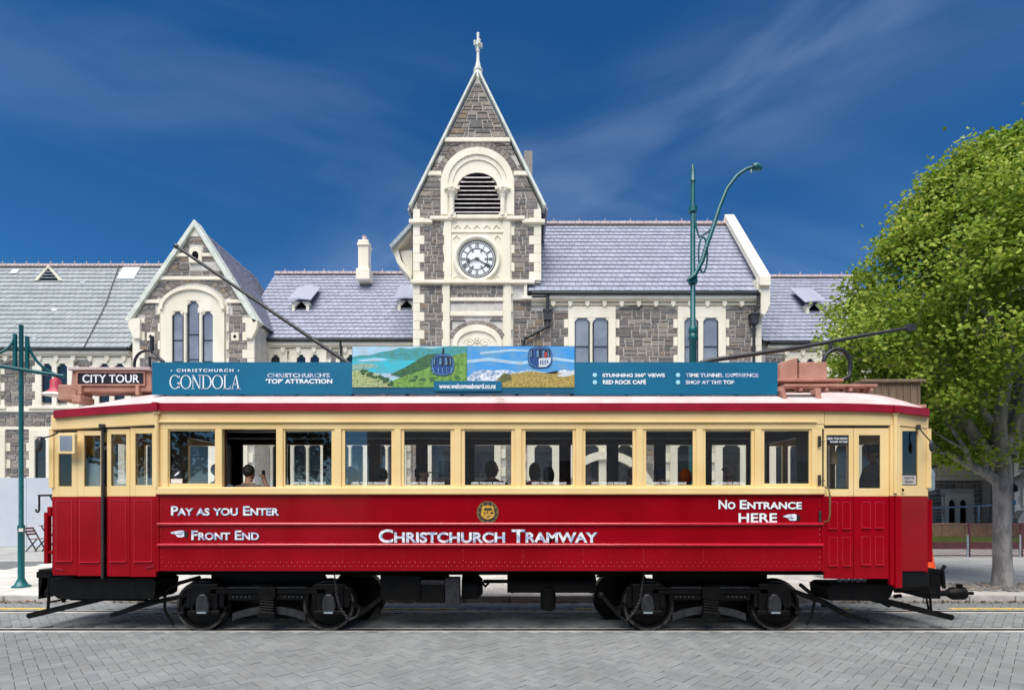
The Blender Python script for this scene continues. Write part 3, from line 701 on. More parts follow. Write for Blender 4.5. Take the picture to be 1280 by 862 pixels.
# blind arch below
voussoirs(wall, 596.5, 432, 31.5, 38, 22, 158, 15, YT, .82)
ty = MB(); ty.slab(T, [(566,480)]+arc(596.5, 431, 31, 24, 180, 0, 18)+[(627,480)], -.02, .05); ty.build('tympanum', M['lime'], tw)
tm = MB(); pts = [(566,480)]+arc(596.5, 431, 31, 24.5, 180, 0, 20)+[(627,480),(622,480)]+arc(596.5, 432, 25, 18, 0, 180, 20)+[(571,480)]; tm.slab(T, pts, .04, .12); tm.build('arch_moulding', M['lime'], tw)
rl = MB()
for s in (-1, 1):
    for j in range(26):
        t = j/25; a = t*9; r_ = 7*(1-t*.75); rl.ball(T(596.5+s*(9.5+r_*math.cos(a)), 428-r_*.75*math.sin(a), .05), .035, 5, 4)
for a in range(10): rl.ball(T(596.5+3.5*math.cos(a*.63), 425-3.5*math.sin(a*.63), .06), .05, 5, 4)
rl.ball(T(596.5, 425, .06), .08, 6, 4); rl.build('scroll_relief', M['lime'], tw)
# little corbelled gable on the tower's flank
cg = MB(); Tg = plane(YT+1.2); cg.slab(Tg, [(517,291),(517,298),(500,316),(504,331),(517,348),(517,356),(499,334),(493,317),(496,311)], -.5, .5); cg.slab(Tg, [(517,316),(517,350),(505,330),(501,317)], -.4, .3)
cg.build('corbelled_bracket', M['lime'], tw, bevel=.03); MB().slab(Tg, [(518,287),(518,293),(494,319),(491,316)], -.9, .75).build('bracket_roof', M['lead'], tw)
# chimney stub seen behind the gable's right shoulder
cs = plane(YT+4.5); ch = MB(); ch.rect(cs, 655, 196, 665, 240, -.5, .5); ch.build('chimney_stack', M['stone'], tw)

# ================================================================== right hall
YH = 24.15; Hs = plane(YH)
hl = thing('stone_hall', 'two storey stone hall with lavender slate roof beside clock tower', 'building', (Hs(810,628).x, YH+4, GZ))
x0, x1 = Hs(641.3,0).x, Hs(951,0).x; ez = Hs(0,369).z
hb = MB().box(x0, x1, YH, YH+8.6, GZ, ez); hw = hb.build('stone_wall', M['mortar'], hl)
ry = YH+4.3; rz = H+(HY-282)/F*ry
slates(hl, Hs(660,368,.38), Hs(950,368,.38), plane(ry)(668,282), plane(ry)(912,282), 17, .285, 'slate')
m = MB(); a, b = plane(ry)(668,282), plane(ry)(912,282); e = Vector((x0, YH+8.9, ez)); f_ = Vector((x1, YH+8.9, ez))
m.loft([a-Vector((0,0,.15)), b-Vector((0,0,.15)), f_-Vector((0,0,.15)), e-Vector((0,0,.15))], [a, b, f_, e]); m.build('rear_roof', M['slate'], hl)
gbl = MB(); gbl.loft([Vector((x1-.02, YH, ez)), Vector((x1-.02, YH+8.6, ez)), Vector((x1-.02, ry, rz))], [Vector((x1-.5, YH, ez)), Vector((x1-.5, YH+8.6, ez)), Vector((x1-.5, ry, rz))]); gbl.build('gable_wall', M['stone'], hl)
ridge(hl, plane(ry)(676,279.5), plane(ry)(911,279.5), 22, .30, .12)
# gable parapet at the right end
par = MB(); a, b = Hs(948,358,.6), plane(ry)(911,273); c = plane(ry+4.8)(911,350)
for p, q in ((a, b), (b, Vector((b.x, YH+9.2, ez)))):
    par.loft([p+Vector((-.22,0,-.2)), p+Vector((.28,0,-.2)), p+Vector((.28,0,.22)), p+Vector((-.22,0,.22))], [q+Vector((-.22,0,-.2)), q+Vector((.28,0,-.2)), q+Vector((.28,0,.22)), q+Vector((-.22,0,.22))])
par.build('parapet_coping', M['lime'], hl, bevel=.03)
kn = MB(); kn.slab(Hs, [(941,352),(950,346),(957,354),(957,385),(954,392),(950,399),(946,396),(946,372),(941,366)], -.3, .45); kn.build('kneeler', M['lime'], hl, bevel=.03)
cornice(hl, YH, 664, 948, 368.5, 21.3, 691)
hex_ = [prect(664, 366, 960, 384)]
W_ = [(718, 736.5), (741, 760)], [(854.5, 872), (878, 897)]
for pr in W_:
    hex_ += surround(hl, YH, pr[0][0]-8, 384, pr[1][1]+9, 500, [(a_, b_, 398) for a_, b_ in pr], teeth=5)
    for a_, b_ in pr: window(hl, YH, a_, b_, 396, 500, 'bluewin', 5, (.36,))
    sill(hl, YH, pr[0][0]-10, pr[1][1]+10, 500, 505)
hex_ += quoins(hl, YH, 951.5, -1, 392, 500, 13, 7)+quoins(hl, YH, 951.5, -1, 500.2, 668, 13, 7)
gfw = [(668, 690), (722, 748), (772, 790), (846, 868), (902, 924)]
for i, (a_, b_) in enumerate(gfw):
    hex_ += surround(hl, YH, a_-9, 540, b_+9, 645, [(a_, b_, 556)], teeth=6); window(hl, YH, a_, b_, 555, 637, 'darkwin', 5, (.45,)); sill(hl, YH, a_-10, b_+10, 637, 643)
moulding('string_course', hl, YH, [(652, 520, 938, 526, .12)]); hex_.append(prect(640, 520, 960, 526))
rubble(hw, [(642,500),(951,500),(951,384),(664,384),(664,377),(642,377)], YH, hex_, 270, 11.2*YH/F, 21, cut=455); rubble(hw, [(641,668),(951,668),(951,500),(641,500)], YH, hex_, 30, .42, 22)
downpipe(hl, [Hs(684,370,.3), Hs(684,392,.28), Hs(684,410,.22), Hs(657,424,.2), Hs(654,428,.2), Hs(654,660,.2)], .075, Hs(684,396,.2))
downpipe(hl, [Hs(944,370,.3), Hs(944,386,.3), Hs(940,394,.2), Hs(940,660,.12)], .065, Hs(940,401,.18))
# pale pointed porch arch at ground level seen through the tram
pa = MB(); pts = arc(757, 640, 66, 76, 180, 0, 20)+arc(757, 640, 57, 66, 0, 180, 20); pa.slab(Hs, pts, -.02, .3); pa.build('porch_arch', M['lime'], hl)

# ================================================================== plain wings with slate roofs
def wing(name, label, Y, xa, xb, ye, yr, dep, matk, rows, sw, ridge_n, ex_ridge=True, seed=5, roofx=None):
    S = plane(Y); t = thing(name, label, 'building', (S((xa+xb)/2, 0).x, Y+dep, GZ)); X0, X1 = S(xa,0).x, S(xb,0).x; ez = S(0,ye).z
    w = MB().box(X0, X1, Y, Y+2*dep, GZ, ez).build('stone_wall', M['mortar'], t); yr_ = Y+dep; Sr = plane(yr_); zr = Sr(0,yr).z
    ra, rb = roofx or (X0, X1)
    slates(t, (ra, Y-.36, ez), (rb, Y-.36, ez), (ra, yr_, zr), (rb, yr_, zr), rows, sw, matk)
    m = MB(); m.loft([(ra, yr_, zr-.15), (rb, yr_, zr-.15), (rb, Y+2*dep+.3, ez-.15), (ra, Y+2*dep+.3, ez-.15)], [(ra, yr_, zr), (rb, yr_, zr), (rb, Y+2*dep+.3, ez), (ra, Y+2*dep+.3, ez)]); m.build('rear_roof', M[matk], t)
    g_ = MB()
    for X in (X0+.01, X1-.41): g_.loft([(X, Y, ez-.01), (X, Y+2*dep, ez-.01), (X, yr_, zr-.2)], [(X+.4, Y, ez-.01), (X+.4, Y+2*dep, ez-.01), (X+.4, yr_, zr-.2)])
    g_.build('gable_wall', M['stone'], t)
    ridge(t, (ra, yr_, zr+.08), (rb, yr_, zr+.08), ridge_n, .30, .12)
    return t, w, S
def pair_windows(t, Y, cx, y0, y1, wbot, dark='darkwin', w=13, gap=6, rim=8, teeth=5):
    ex = surround(t, Y, cx-gap/2-w-rim, y0, cx+gap/2+w+rim, y1+2, [(cx-gap/2-w, cx-gap/2, y0+8), (cx+gap/2, cx+gap/2+w, y0+8)], teeth=teeth, pitch=10.5)
    for a_, b_ in ((cx-gap/2-w, cx-gap/2), (cx+gap/2, cx+gap/2+w)): window(t, Y, a_, b_, y0+7, wbot, dark, 4, (.5,))
    return ex
def dormer(parent, S, x, y, w=20, h=10):
    """small slate-roofed roof vent standing out of the slope"""
    p = S(x, y); s = S(x+1, y).x-p.x; wd = w*s/2; z0 = p.z-h*s*.1; hh = h*s
    r = MB(); zt = z0+hh
    for q in (-1, 1):
        r.loft([(p.x+q*wd*.86, p.y-.22, zt), (p.x, p.y-.22, zt+hh*.12), (p.x, p.y-.22, zt+hh*.24), (p.x+q*wd*.86, p.y-.22, zt+hh*.12)],
               [(p.x+q*wd*.86, p.y+1.2, zt+1.2), (p.x, p.y+1.2, zt+hh*.1+1.2), (p.x, p.y+1.2, zt+hh*.24+1.2), (p.x+q*wd*.86, p.y+1.2, zt+hh*.12+1.2)])
    d = r.build('dormer', M['slate'], parent); MB().box(p.x-wd*.5, p.x+wd*.5, p.y+.1, p.y+.9, z0, z0+hh*.98).build('vent_opening', M['dark'], d)
    for q in (-1, 1):
        b = MB(); b.box(p.x+q*wd*.52-wd*.1, p.x+q*wd*.52+wd*.1, p.y-.05, p.y+.35, z0, z0+hh); b.loft([(p.x+q*wd*.42, p.y-.045, z0+hh), (p.x+q*wd*.1, p.y-.045, z0+hh), (p.x+q*wd*.42, p.y-.045, z0+hh*.5)], [(p.x+q*wd*.42, p.y+.2, z0+hh), (p.x+q*wd*.1, p.y+.2, z0+hh), (p.x+q*wd*.42, p.y+.2, z0+hh*.5)])
        b.build('dormer_post', M['lime'], d)
    return d
# left wing, old grey slates
YL = 26.0
lw, lww, L = wing('old_slate_wing', 'stone wing with weathered grey slate roof at far left', YL, -190, 168, 437, 334, 4.0, 'oldslate', 19, .30, 62)
cornice(lw, YL, -190, 166, 437, 21, -10, gut=2.6)
lex = [prect(-200, 430, 170, 452)]
for cx in (-122, -22, 70.5, 142): lex += pair_windows(lw, YL, cx, 447, 508, 503)
for cx in (-122, -22, 70.5, 142): sill(lw, YL, cx-32, cx+32, 507.5, 511.5)
moulding('string_course', lw, YL, [(-190, 509, 160, 515, .1), (-190, 533.5, 160, 537, .08)]); lex += [prect(-200, 507, 170, 515.5), prect(-200, 533, 170, 537.5)]
for cx in (-97, -47, 3-9, 53, 103, 143):
    lex += surround(lw, YL, cx-14, 537, cx+15, 606, [(cx-7, cx+7, 546)], teeth=5, pitch=10.5); window(lw, YL, cx-7, cx+7, 545, 600, 'darkwin', 5, (.5,)); sill(lw, YL, cx-16, cx+17, 600, 605)
rubble(lww, [(-150,510),(165,510),(165,450),(-150,450)], YL, lex, 150, 10.5*YL/F, 31); rubble(lww, [(-150,606),(165,606),(165,512),(-150,512)], YL, lex, 150, 10.5*YL/F, 32)
def onslope(S_e, ye, yr, Y, dep, x, y):      # point of the slope seen at pixel (x, y)
    ez = S_e(0,ye).z; zr = plane(Y+dep)(0,yr).z; k = (zr-ez)/(dep+.36)
    # z = ez+k*(Yp-Y+.36), z = H+(HY-y)/F*Yp
    Yp = (H-ez+k*(Y-.36))/(k-(HY-y)/F); return Vector(((x-CX)/F*Yp, Yp, H+(HY-y)/F*Yp))
SL = plane(onslope(L, 437, 334, YL, 4.0, 62, 351.5).y)
vt = MB(); z_ = SL(62,352); vt.loft([SL(45,351,0), SL(79,351,0), SL(62,334,0)], [SL(45,351,-1.2), SL(79,351,-1.2), SL(62,334,-1.2)]); v = vt.build('roof_vent', M['lead'], lw)
vs_ = MB(); vs_.slab(SL, [(48,350),(76,350),(62,336.5)], -.02, .02); vs_.build('vent_opening', M['dark'], v)
for i in range(3): y = 348-i*3.6; hw_ = 13-i*3.6; MB().rect(SL, 62-hw_, y-1, 62+hw_, y, 0, .08).build('louvre', M['lead'], v)
tri = MB(); tri.slab(SL, [(44,351.5),(62,333),(64,333),(48.5,351.5)], 0, .11); tri.slab(SL, [(80,351.5),(62,333),(60,333),(75.5,351.5)], 0, .10); tri.build('vent_frame', M['lime'], v)
sk = MB(); q = [onslope(L, 437, 334, YL, 4.0, *p) for p in ((147,350),(168,350),(176,336),(155,336))]; up = Vector((0,-.62,.5))*.12
sk.loft(q, [p+up for p in q]); sk.build('skylight', M['clockwhite'], lw)
sk = MB(); q = [onslope(L, 437, 334, YL, 4.0, *p) for p in ((13,343),(22,343),(25,338.5),(18,338.5))]; sk.loft(q, [p+up for p in q]); sk.build('skylight', M['clockwhite'], lw)
for xx, yy in ((65,389),(100,355),(152,387),(40,425),(125,362)):
    q = [onslope(L, 437, 334, YL, 4.0, *p) for p in ((xx,yy),(xx+6,yy),(xx+7,yy-2.4),(xx+1,yy-2.4))]; MB().loft(q, [p+up*.5 for p in q]).build('slipped_slate', M['lead' if xx != 65 else 'clockwhite'], lw)
cbl = MB(); cbl.tube([L(114,437,.45), onslope(L, 437, 334, YL, 4.0, 132, 385)+up, plane(YL+4)(149,331)], .022, 6); cbl.build('roof_cable', M['blackiron'], lw)
# link wing between gable and tower
YM = 26.2
mw, mww, Ms = wing('link_wing', 'low stone wing with lavender slates between pointed gable and clock tower', YM, 300, 524, 425.5, 343.5, 3.9, 'slate', 19, .29, 24)
cornice(mw, YM, 300, 522, 425.5, 19.3, 336, gut=3.4); mex = [prect(300, 420, 530, 442)]
for cx in (337, 386, 448): mex += pair_windows(mw, YM, cx, 436, 500, 495, w=11, gap=6, rim=9)
for cx in (340, 385, 438, 484):
    mex += pair_windows(mw, YM, cx, 546, 646, 638, w=14, gap=5, rim=8)
moulding('string_course', mw, YM, [(300, 509, 522, 514, .1)]); mex.append(prect(290, 508, 530, 515))
rubble(mww, [(302,668),(522,668),(522,441),(302,441)], YM, mex, 160, .40, 41, cut=455)
for cx, cy in ((376, 388), (508, 387)):
    p = onslope(Ms, 425.5, 343.5, YM, 3.9, cx, cy); dormer(mw, plane(p.y-.05), cx, cy, 34, 12)
chs = plane(YM+2.9); ch = MB(); ch.rect(chs, 449.5, 309, 462.5, 352, -.25, .32); ch.rect(chs, 447.5, 339, 464.5, 353, -.3, .42)
ch.rect(chs, 448.5, 307, 463.5, 310.5, -.3, .38); ch.rect(chs, 449.5, 303, 462.5, 307, -.26, .34)
c_ = ch.build('chimney', M['lime'], mw, bevel=.04); MB().lathe([(.14,0),(.12,.28),(.14,.3),(.09,.31)], chs(456,303,.05), 'z', 10).build('chimney_pot', M['terracotta'], c_)
downpipe(mw, [Ms(428,428,.3), Ms(428,446,.2), Ms(428,660,.15)], .06)
# right wing, running behind the tree
YR = 26.2
rw, rww, Rs = wing('right_slate_wing', 'stone wing with lavender slate roof running behind the lime tree', YR, 950, 1128, 429, 347.5, 3.9, 'slate', 19, .29, 18)
cornice(rw, YR, 957, 1126, 429.5, 20.5, 981, gut=3); rex = [prect(940, 420, 1310, 446)]
for cx in (1003, 1060): rex += pair_windows(rw, YR, cx, 441, 505, 500, w=11, gap=6, rim=9)
for cx in (985, 1042, 1092): rex += pair_windows(rw, YR, cx, 546, 646, 638, w=14, gap=5, rim=8)
rubble(rww, [(956,668),(1126,668),(1126,445),(956,445)], YR, rex, 120, .40, 51, cut=470)
p = onslope(Rs, 429, 347.5, YR, 3.9, 1018, 391); dormer(rw, plane(p.y-.05), 1018, 391, 34, 12)

# ================================================================== pointed gable building
YG = 24.6; G = plane(YG)
gb = thing('gabled_bay', 'pointed stone gable with triple lancet window and white coping', 'building', (G(242,628).x, YG+3, GZ))
gpoly = topoly([(167,680),(318,680),(318,402),(245,284),(167,402)], YG); gpoly[0] = (gpoly[0][0], GZ); gpoly[1] = (gpoly[1][0], GZ)
gw = MB().loft([(x, YG, z) for x, z in gpoly], [(x, YG+5.5, z) for x, z in gpoly]).build('stone_wall', M['mortar'], gb)
ap = G(245, 281); back = Vector((0, 5.6, 0))
for s, ex_ in ((-1, 160), (1, 323)):
    e = G(ex_, 402, -.1)
    if s > 0: slates(gb, e+Vector((0,.3,0)), e+back, ap+Vector((0,.3,0)), ap+back, 22, .29, 'slate')
    else: MB().loft([e+Vector((0,.3,-.1)), ap+Vector((0,.3,-.1)), ap+back+Vector((0,0,-.1)), e+back+Vector((0,0,-.1))], [e+Vector((0,.3,.02)), ap+Vector((0,.3,.02)), ap+back+Vector((0,0,.02)), e+back+Vector((0,0,.02))]).build('roof', M['slate'], gb)
cp = MB(); cp.slab(G, [(245,276),(245,285),(164,404),(158.5,401)], -.45, .17); cp.slab(G, [(245,276),(324.5,402),(319,405),(245,285)], -.45, .17); cp.build('coping', M['greenlead'], gb, bevel=.02)
MB().slab(G, [(245,283.5),(252,296),(238,296)], -.02, .06).build('apex_stone', M['lime'], gb)
for s in (-1, 1):
    c = 243.5+s*77.5; MB().slab(G, [(c-s*4, 399), (c+s*3, 402), (c+s*2, 412), (c-s*4, 424), (c-s*12, 424), (c-s*12, 399)], -.02, .17).build('kneeler', M['lime'], gb, bevel=.02)
gx = [[(245,283.5),(254,298),(236,298)]]
gx += [prect(160, 317, 330, 322), prect(160, 346, 330, 350.5), prect(160, 375, 203, 379.5), prect(281, 375, 330, 379.5)]
for xx in (237, 255): pass
gx.append(prect(237, 311, 253.5, 329)); gx.append(arc(245.5, 316, 7.5, 7, 0, 180, 6))
gx.append([(200, 460), (286, 460), (286, 385)]+arc(242.5, 384, 48, 36, 0, 180, 16)+[(200, 385)])
gx += quoins(gb, YG, 166.5, 1, 398, 470, 15, 9, 11); gx += quoins(gb, YG, 318.5, -1, 398, 470, 15, 9, 11)
gx += quoins(gb, YG, 201, -1, 384, 470, 3, .5, 11, start=1) + quoins(gb, YG, 283.5, 1, 384, 470, 3, .5, 11, start=1)
for dx in (189.5, 294.5):
    gx.append(prect(dx-4.6, 416, dx+4.6, 426)); q = MB().rect(G, dx-4.6, 416, dx+4.6, 426, -.02, .07).build('diamond_stone', M['lime'], gb); MB().slab(G, [(dx-2.4, 421), (dx, 418.4), (dx+2.4, 421), (dx, 423.6)], .06, .075).build('diamond_opening', M['dark'], q)
gx.append(prect(160, 470, 330, 800))
rubble(gw, [(167,470),(318,470),(318,402),(248,290),(242,290),(167,402)], YG, gx, 300, 11*YG/F, 61)
moulding('string_course', gb, YG, [(218, 317, 237, 321.5, .09), (253, 317, 272, 321.5, .09), (200, 346, 291, 350.5, .09), (180, 375, 201, 379.5, .09), (284, 375, 308, 379.5, .09)])
nb = MB(); nb.slab(G, [(237.5,329),(253.5,329)]+arc(245.5, 317, 8, 7.5, 0, 180, 8), -.02, .1); n_ = nb.build('niche_stone', M['lime'], gb); MB().slab(G, [(241.5,324),(249.5,324)]+arc(245.5, 319, 4, 4, 0, 180, 6), .09, .104).build('niche_opening', M['dark'], n_)
voussoirs(gw, 242.5, 384, 41, 48, 22, 158, 15, YG, .76)
# triple window: arched limestone hood, three shouldered lancets
sm = MB(); gl = [(217, 230.5, 390), (236, 250.5, 377), (254.5, 268, 390)]
hood = [(203,460)]+arc(242.5, 388, 39.5, 27, 180, 0, 20)+[(282,460)]
sm.slab(G, [(203,470),(217,470),(217,390),(236,390),(236,377),(250.5,377),(250.5,390),(268,390),(268,470),(282,470)]+arc(242.5, 388, 39.5, 27.5, 0, 180, 20), -.02, .13)
for xm in (233.2, 252.6):
    p, q = G(xm, 470, .08), G(xm, 392, .08); sm.tube([p, q], .07, 10); sm.rect(G, xm-3, 386, xm+3, 392, -.02, .15)
for a_, b_, t_ in gl:
    for sx, s in ((a_, 1), (b_, -1)): sm.slab(G, [(sx, t_+6), (sx, t_-.2), (sx+s*3.4, t_-.2), (sx+s*3.4, t_+2), (sx+s*1.4, t_+3.5)], -.02, .115)
sm.build('window_surround', M['lime'], gb)
hm = MB(); hm.slab(G, arc(242.5, 388, 40.5, 28.5, 180, 0, 22)+arc(242.5, 388, 36.5, 24.5, 0, 180, 22), .1, .22); hm.build('hood_mould', M['lime'], gb)
for a_, b_, t_ in gl: window(gb, YG, a_, b_, t_-1, 470, 'bluewin', 5, (.45, .78), .03)
g2 = []
for a_, b_ in ((186, 202), (225, 262), (286, 302)):
    g2 += surround(gb, YG, a_-9, 540, b_+9, 645, [(a_, b_, 554)], teeth=6); window(gb, YG, a_, b_, 553, 637, 'darkwin', 5, (.4,))
rubble(gw, [(167,668),(318,668),(318,471),(167,471)], YG, g2, 60, .44, 62)

# ================================================================== far right stone lodge behind fence
YF = 31.0; Q = plane(YF)
lo = thing('stone_lodge', 'dark single storey stone lodge with white parapet behind the fence', 'building', (Q(1230,0).x, YF+3, GZ))
lq = MB().box(Q(1120,0).x, Q(1236,0).x, YF, YF+6, GZ, Q(0,597).z).build('stone_wall', M['mortar'], lo)
moulding('string_course', lo, YF, [(1118, 595.5, 1238, 600, .2)])
pb = MB(); pb.rect(Q, 1170, 585, 1214, 595.4, -.4, .05); pb.rect(Q, 1168, 582, 1216, 585, -.45, .12); pb.build('parapet', M['lime'], lo, bevel=.03)
for xx in (1171, 1206): MB().rect(Q, xx, 577, xx+4, 582, -.3, .1).build('parapet_post', M['lime'], lo)
le = surround(lo, YF, 1179, 617, 1214, 655, [(1184, 1192, 623), (1198, 1206, 623)], teeth=3, shaft=False)
for a_, b_ in ((1184, 1192), (1198, 1206)): window(lo, YF, a_, b_, 622, 656, 'dark', 0, (), .03)
rubble(lq, [(1121,665),(1236,665),(1236,600),(1121,600)], YF, le, 120, .5, 71)
l2 = thing('corner_pavilion', 'dark stone building end with white quoins right of tree trunk', 'building', (Q(1300,0).x, YF-1, GZ))
Y2 = 29.0; Q2 = plane(Y2)
w2 = MB().box(Q2(1267,0).x, Q2(1380,0).x, Y2, Y2+6, GZ, Q2(0,540).z).build('stone_wall', M['mortar'], l2); e2 = quoins(l2, Y2, 1267, 1, 540, 640, 7, 4, 10)
e2 += surround(l2, Y2, 1276, 590, 1300, 632, [(1281, 1296, 597)], teeth=0); window(l2, Y2, 1281, 1296, 596, 632, 'bluewin', 3)
rubble(w2, [(1267,660),(1340,660),(1340,540),(1267,540)], Y2, e2, 80, .45, 72)
bs = MB(); bs.slab(Q2, [(1262,648),(1380,648),(1380,637),(1270,637)], -.05, .5); bs.rect(Q2, 1262, 648, 1380, 668, -.05, .5); bs.build('plinth', M['concrete'], l2, bevel=.03)
# ================================================================== tram
YB, YC, YO = 8.0, 9.12, 10.24                   # near side, centre line, far side
B = plane(YB)
tram = thing('tram', 'red and cream vintage electric tram standing on street rails', 'tram', (-.3, YC, 0))
def tapered(A, Bp):
    """vertical surface through plan points A and Bp; pixels are followed along their sight line"""
    (ax, ay), (bx, by) = A, Bp; dx, dy = bx-ax, by-ay; n = Vector((dy, -dx, 0)).normalized()
    if n.y > 0: n = -n
    def S(x, y, d=0):
        r = (x-CX)/F; k = dy/dx; Yp = (ay-k*ax)/(1-k*r); return Vector((r*Yp, Yp, H+(HY-y)/F*Yp))+n*d
    return S
XL, XR = B(196,0).x, B(1030,0).x
LT = tapered((XL, YB), (-6.98, 8.16)); RT = tapered((B(1120,0).x, YB), (6.33, 8.18))
ends = [(-6.98, 8.16), (-7.16, 8.6), (-7.2, YC), (-7.16, 2*YC-8.6), (-6.98, 2*YC-8.16)]
endr = [(6.33, 8.18), (6.6, 8.62), (6.66, YC), (6.6, 2*YC-8.62), (6.33, 2*YC-8.18)]
XD = B(1120,0).x
zs = lambda y: H+(HY-y)/84.0
# near side sheeting: one red waist panel with ribs, sill rail, letterboard
side = MB(); side.rect(B, 196, 618, 1030, 713, -.05, 0); sp = side.build('side_panel', M['red'], tram)
rb = MB()
for y in (654.5, 680.5):
    rb.rect(B, 197, y-1.8, 1029, y+1.8, -.01, .034)
rb.build('belt_rail', M['redgloss'], sp, bevel=.016)
for xe in (195.5, 1027): MB().rect(B, xe, 617.5, xe+3.5, 714, -.01, .012).build('edge_strip', M['red'], sp, bevel=.004)
rv = MB(); rg = random.Random(5)
for x in range(204, 1026, 7):
    for yy, off in ((702.5, 0), (707.5, 3.5)): rv.lathe([(.010, 0), (.008, -.006), (.003, -.008)], B(x+off, yy, 0), 'y', 6)
for x in range(204, 1026, 75):
    for yy in range(688, 702, 4): rv.lathe([(.008, 0), (.006, -.005), (.003, -.006)], B(x, yy, 0), 'y', 5)
for x in (202, 1024):
    for yy in range(626, 712, 7): rv.lathe([(.009, 0), (.007, -.005), (.003, -.007)], B(x, yy, .012), 'y', 5)
tag(rv.build('rivets', M['redgloss'], sp), kind='stuff')
sr = MB(); sr.rect(B, 196.5, 608.5, 1029, 617.8, -.06, .05); sr.build('sill_rail', M['cream'], tram, bevel=.014)
lb = MB(); lb.rect(B, 196, 513, 1030, 530, -.05, .012); lb.rect(B, 199, 525.6, 1020, 528.2, .012, .035); lb.rect(B, 196, 530, 1030, 536.2, -.05, .005); lb.build('letterboard', M['cream'], tram, bevel=.006)
WX = [(211,268),(279,343),(356,414),(431,489),(505,563),(581,639),(657,716),(732,791),(808,866.5),(882.5,939.5),(956,1012)]
PX_ = [203.5, 273.5, 349.5, 422.5, 497, 572, 648, 724, 799.5, 874.5, 947.5, 1021]
for i, x in enumerate(PX_):
    w = 4.2 if 0 < i < 11 else 6.5
    MB().rect(B, x-w, 536.3, x+w, 608.4, -.07, .008).build('window_post', M['cream'], tram, bevel=.006)
    MB().box(B(x-w-2, 0).x, B(x+w+2, 0).x, YB+.07, YB+.10, zs(608), zs(536)).build('inner_post', M['wood'], tram)
for i, (a, b) in enumerate(WX):
    if i == 1: continue                           # this sash is dropped open
    lo = 606 if i not in (0, 10) else 604
    s = MB(); l = max(a-6, PX_[i]+(4.3 if i else 6.6)); r_ = min(b+6.5, PX_[i+1]-(4.3 if i < 10 else 6.6))
    s.rect(B, l, 536.4, a, 608.3, -.05, -.012); s.rect(B, b, 536.4, r_, 608.3, -.05, -.012); s.rect(B, a, 536.4, b, 538.2, -.05, -.014); s.rect(B, a, lo, b, 608.3, -.05, -.013)
    o = s.build('window', M['cream'], tram, bevel=.004); MB().rect(B, a-.5, 537, b+.5, lo+.5, -.036, -.030).build('pane', M['pane'], o)
# far side: the same openings mirrored
fs = MB(); X0, X1 = XL, XR
fs.box(X0, X1, YO-.05, YO, zs(713), zs(618)); fs.build('side_panel', M['red'], tram)
MB().box(X0, X1, YO-.06, YO+.05, zs(617.8), zs(608.5)).build('sill_rail', M['cream'], tram)
MB().box(X0, X1, YO-.05, YO+.01, zs(536.2), zs(513)).build('letterboard', M['cream'], tram)
for i, x in enumerate(PX_):
    w = 8 if 0 < i < 11 else 8; c = B(x, 0).x; h_ = w/84
    MB().box(c-h_*.55, c+h_*.55, YO-.06, YO, zs(608.4), zs(536.3)).build('window_post', M['cream'], tram); MB().box(c-h_*1.15, c+h_*1.15, YO-.10, YO-.062, zs(608.4), zs(536.3)).build('inner_post', M['wood'], tram)
for i, (a, b) in enumerate(WX):
    p, q = B(a, 0).x, B(b, 0).x; MB().box(p-.02, q+.02, YO-.035, YO-.029, zs(607), zs(537)).build('pane', M['pane'], tram)
# interior lining, ceiling, floor, benches
li = MB(); li.box(X0, X1, YB+.055, YB+.085, zs(713), zs(610)); li.box(X0, X1, YO-.085, YO-.055, zs(713), zs(610)); li.box(X0, X1, YB+.06, YB+.1, zs(536), zs(514)); li.box(X0, X1, YO-.1, YO-.06, zs(536), zs(514)); li.build('inner_lining', M['wood'], tram)
ce = MB(); ce.add([(X0-1.3, YB+.1, 3.32), (X1+1.3, YB+.1, 3.32), (X1+1.3, YC-.5, 3.5), (X0-1.3, YC-.5, 3.5), (X0-1.3, YC+.5, 3.5), (X1+1.3, YC+.5, 3.5), (X1+1.3, YO-.1, 3.32), (X0-1.3, YO-.1, 3.32)], [(0,1,2,3),(3,2,5,4),(4,5,6,7)]); ce.build('ceiling', M['ceil'], tram, fix=False)
MB().box(X0-.02, X1+.02, YB+.09, YO-.09, 1.10, 1.19).build('floor', M['wood'], tram)
MB().box(-6.9, X0, YB+.25, YO-.25, .98, 1.05).build('platform_floor', M['wood'], tram); MB().box(X1, 6.3, YB+.25, YO-.25, .98, 1.05).build('platform_floor', M['wood'], tram)
for y0, y1, yb0, yb1 in ((YB+.12, YB+.55, YB+.10, YB+.15), (YO-.55, YO-.12, YO-.15, YO-.10)):
    s = MB(); s.box(X0+.5, X1-.6, y0, y1, 1.55, 1.63); s.box(X0+.5, X1-.6, yb0, yb1, 1.63, 2.02); o = s.build('bench_seat', M['wood'], tram, bevel=.02)
    for k in range(9): xx = X0+.7+k*1.08; MB().box(xx, xx+.06, y0+.05, y1-.05, 1.19, 1.55).build('bench_leg', M['wood'], o)
# bulkheads at both ends of the saloon and one mid partition
for xx, mid in ((X0+.03, 0), (X1-.09, 0), (B(648,0).x, 1)):
    bk = MB()
    bk.box(xx, xx+.05, YB+.1, YB+.62, 1.19, 3.32); bk.box(xx, xx+.05, YO-.62, YO-.1, 1.19, 3.32); bk.box(xx, xx+.05, YB+.62, YO-.62, 3.02, 3.42)
    bk.build('bulkhead', M['wood'], tram)
hr = MB()
for yy in (YC-.45, YC+.45): hr.tube([(X0+.2, yy, 3.12), (X1-.2, yy, 3.12)], .016, 6)
for k in range(12): hr.tube([(X0+.5+k*.8, YC-.45, 3.12), (X0+.5+k*.8, YC-.45, 3.46)], .01, 5)
hr.build('grab_rail', M['galv'], tram)
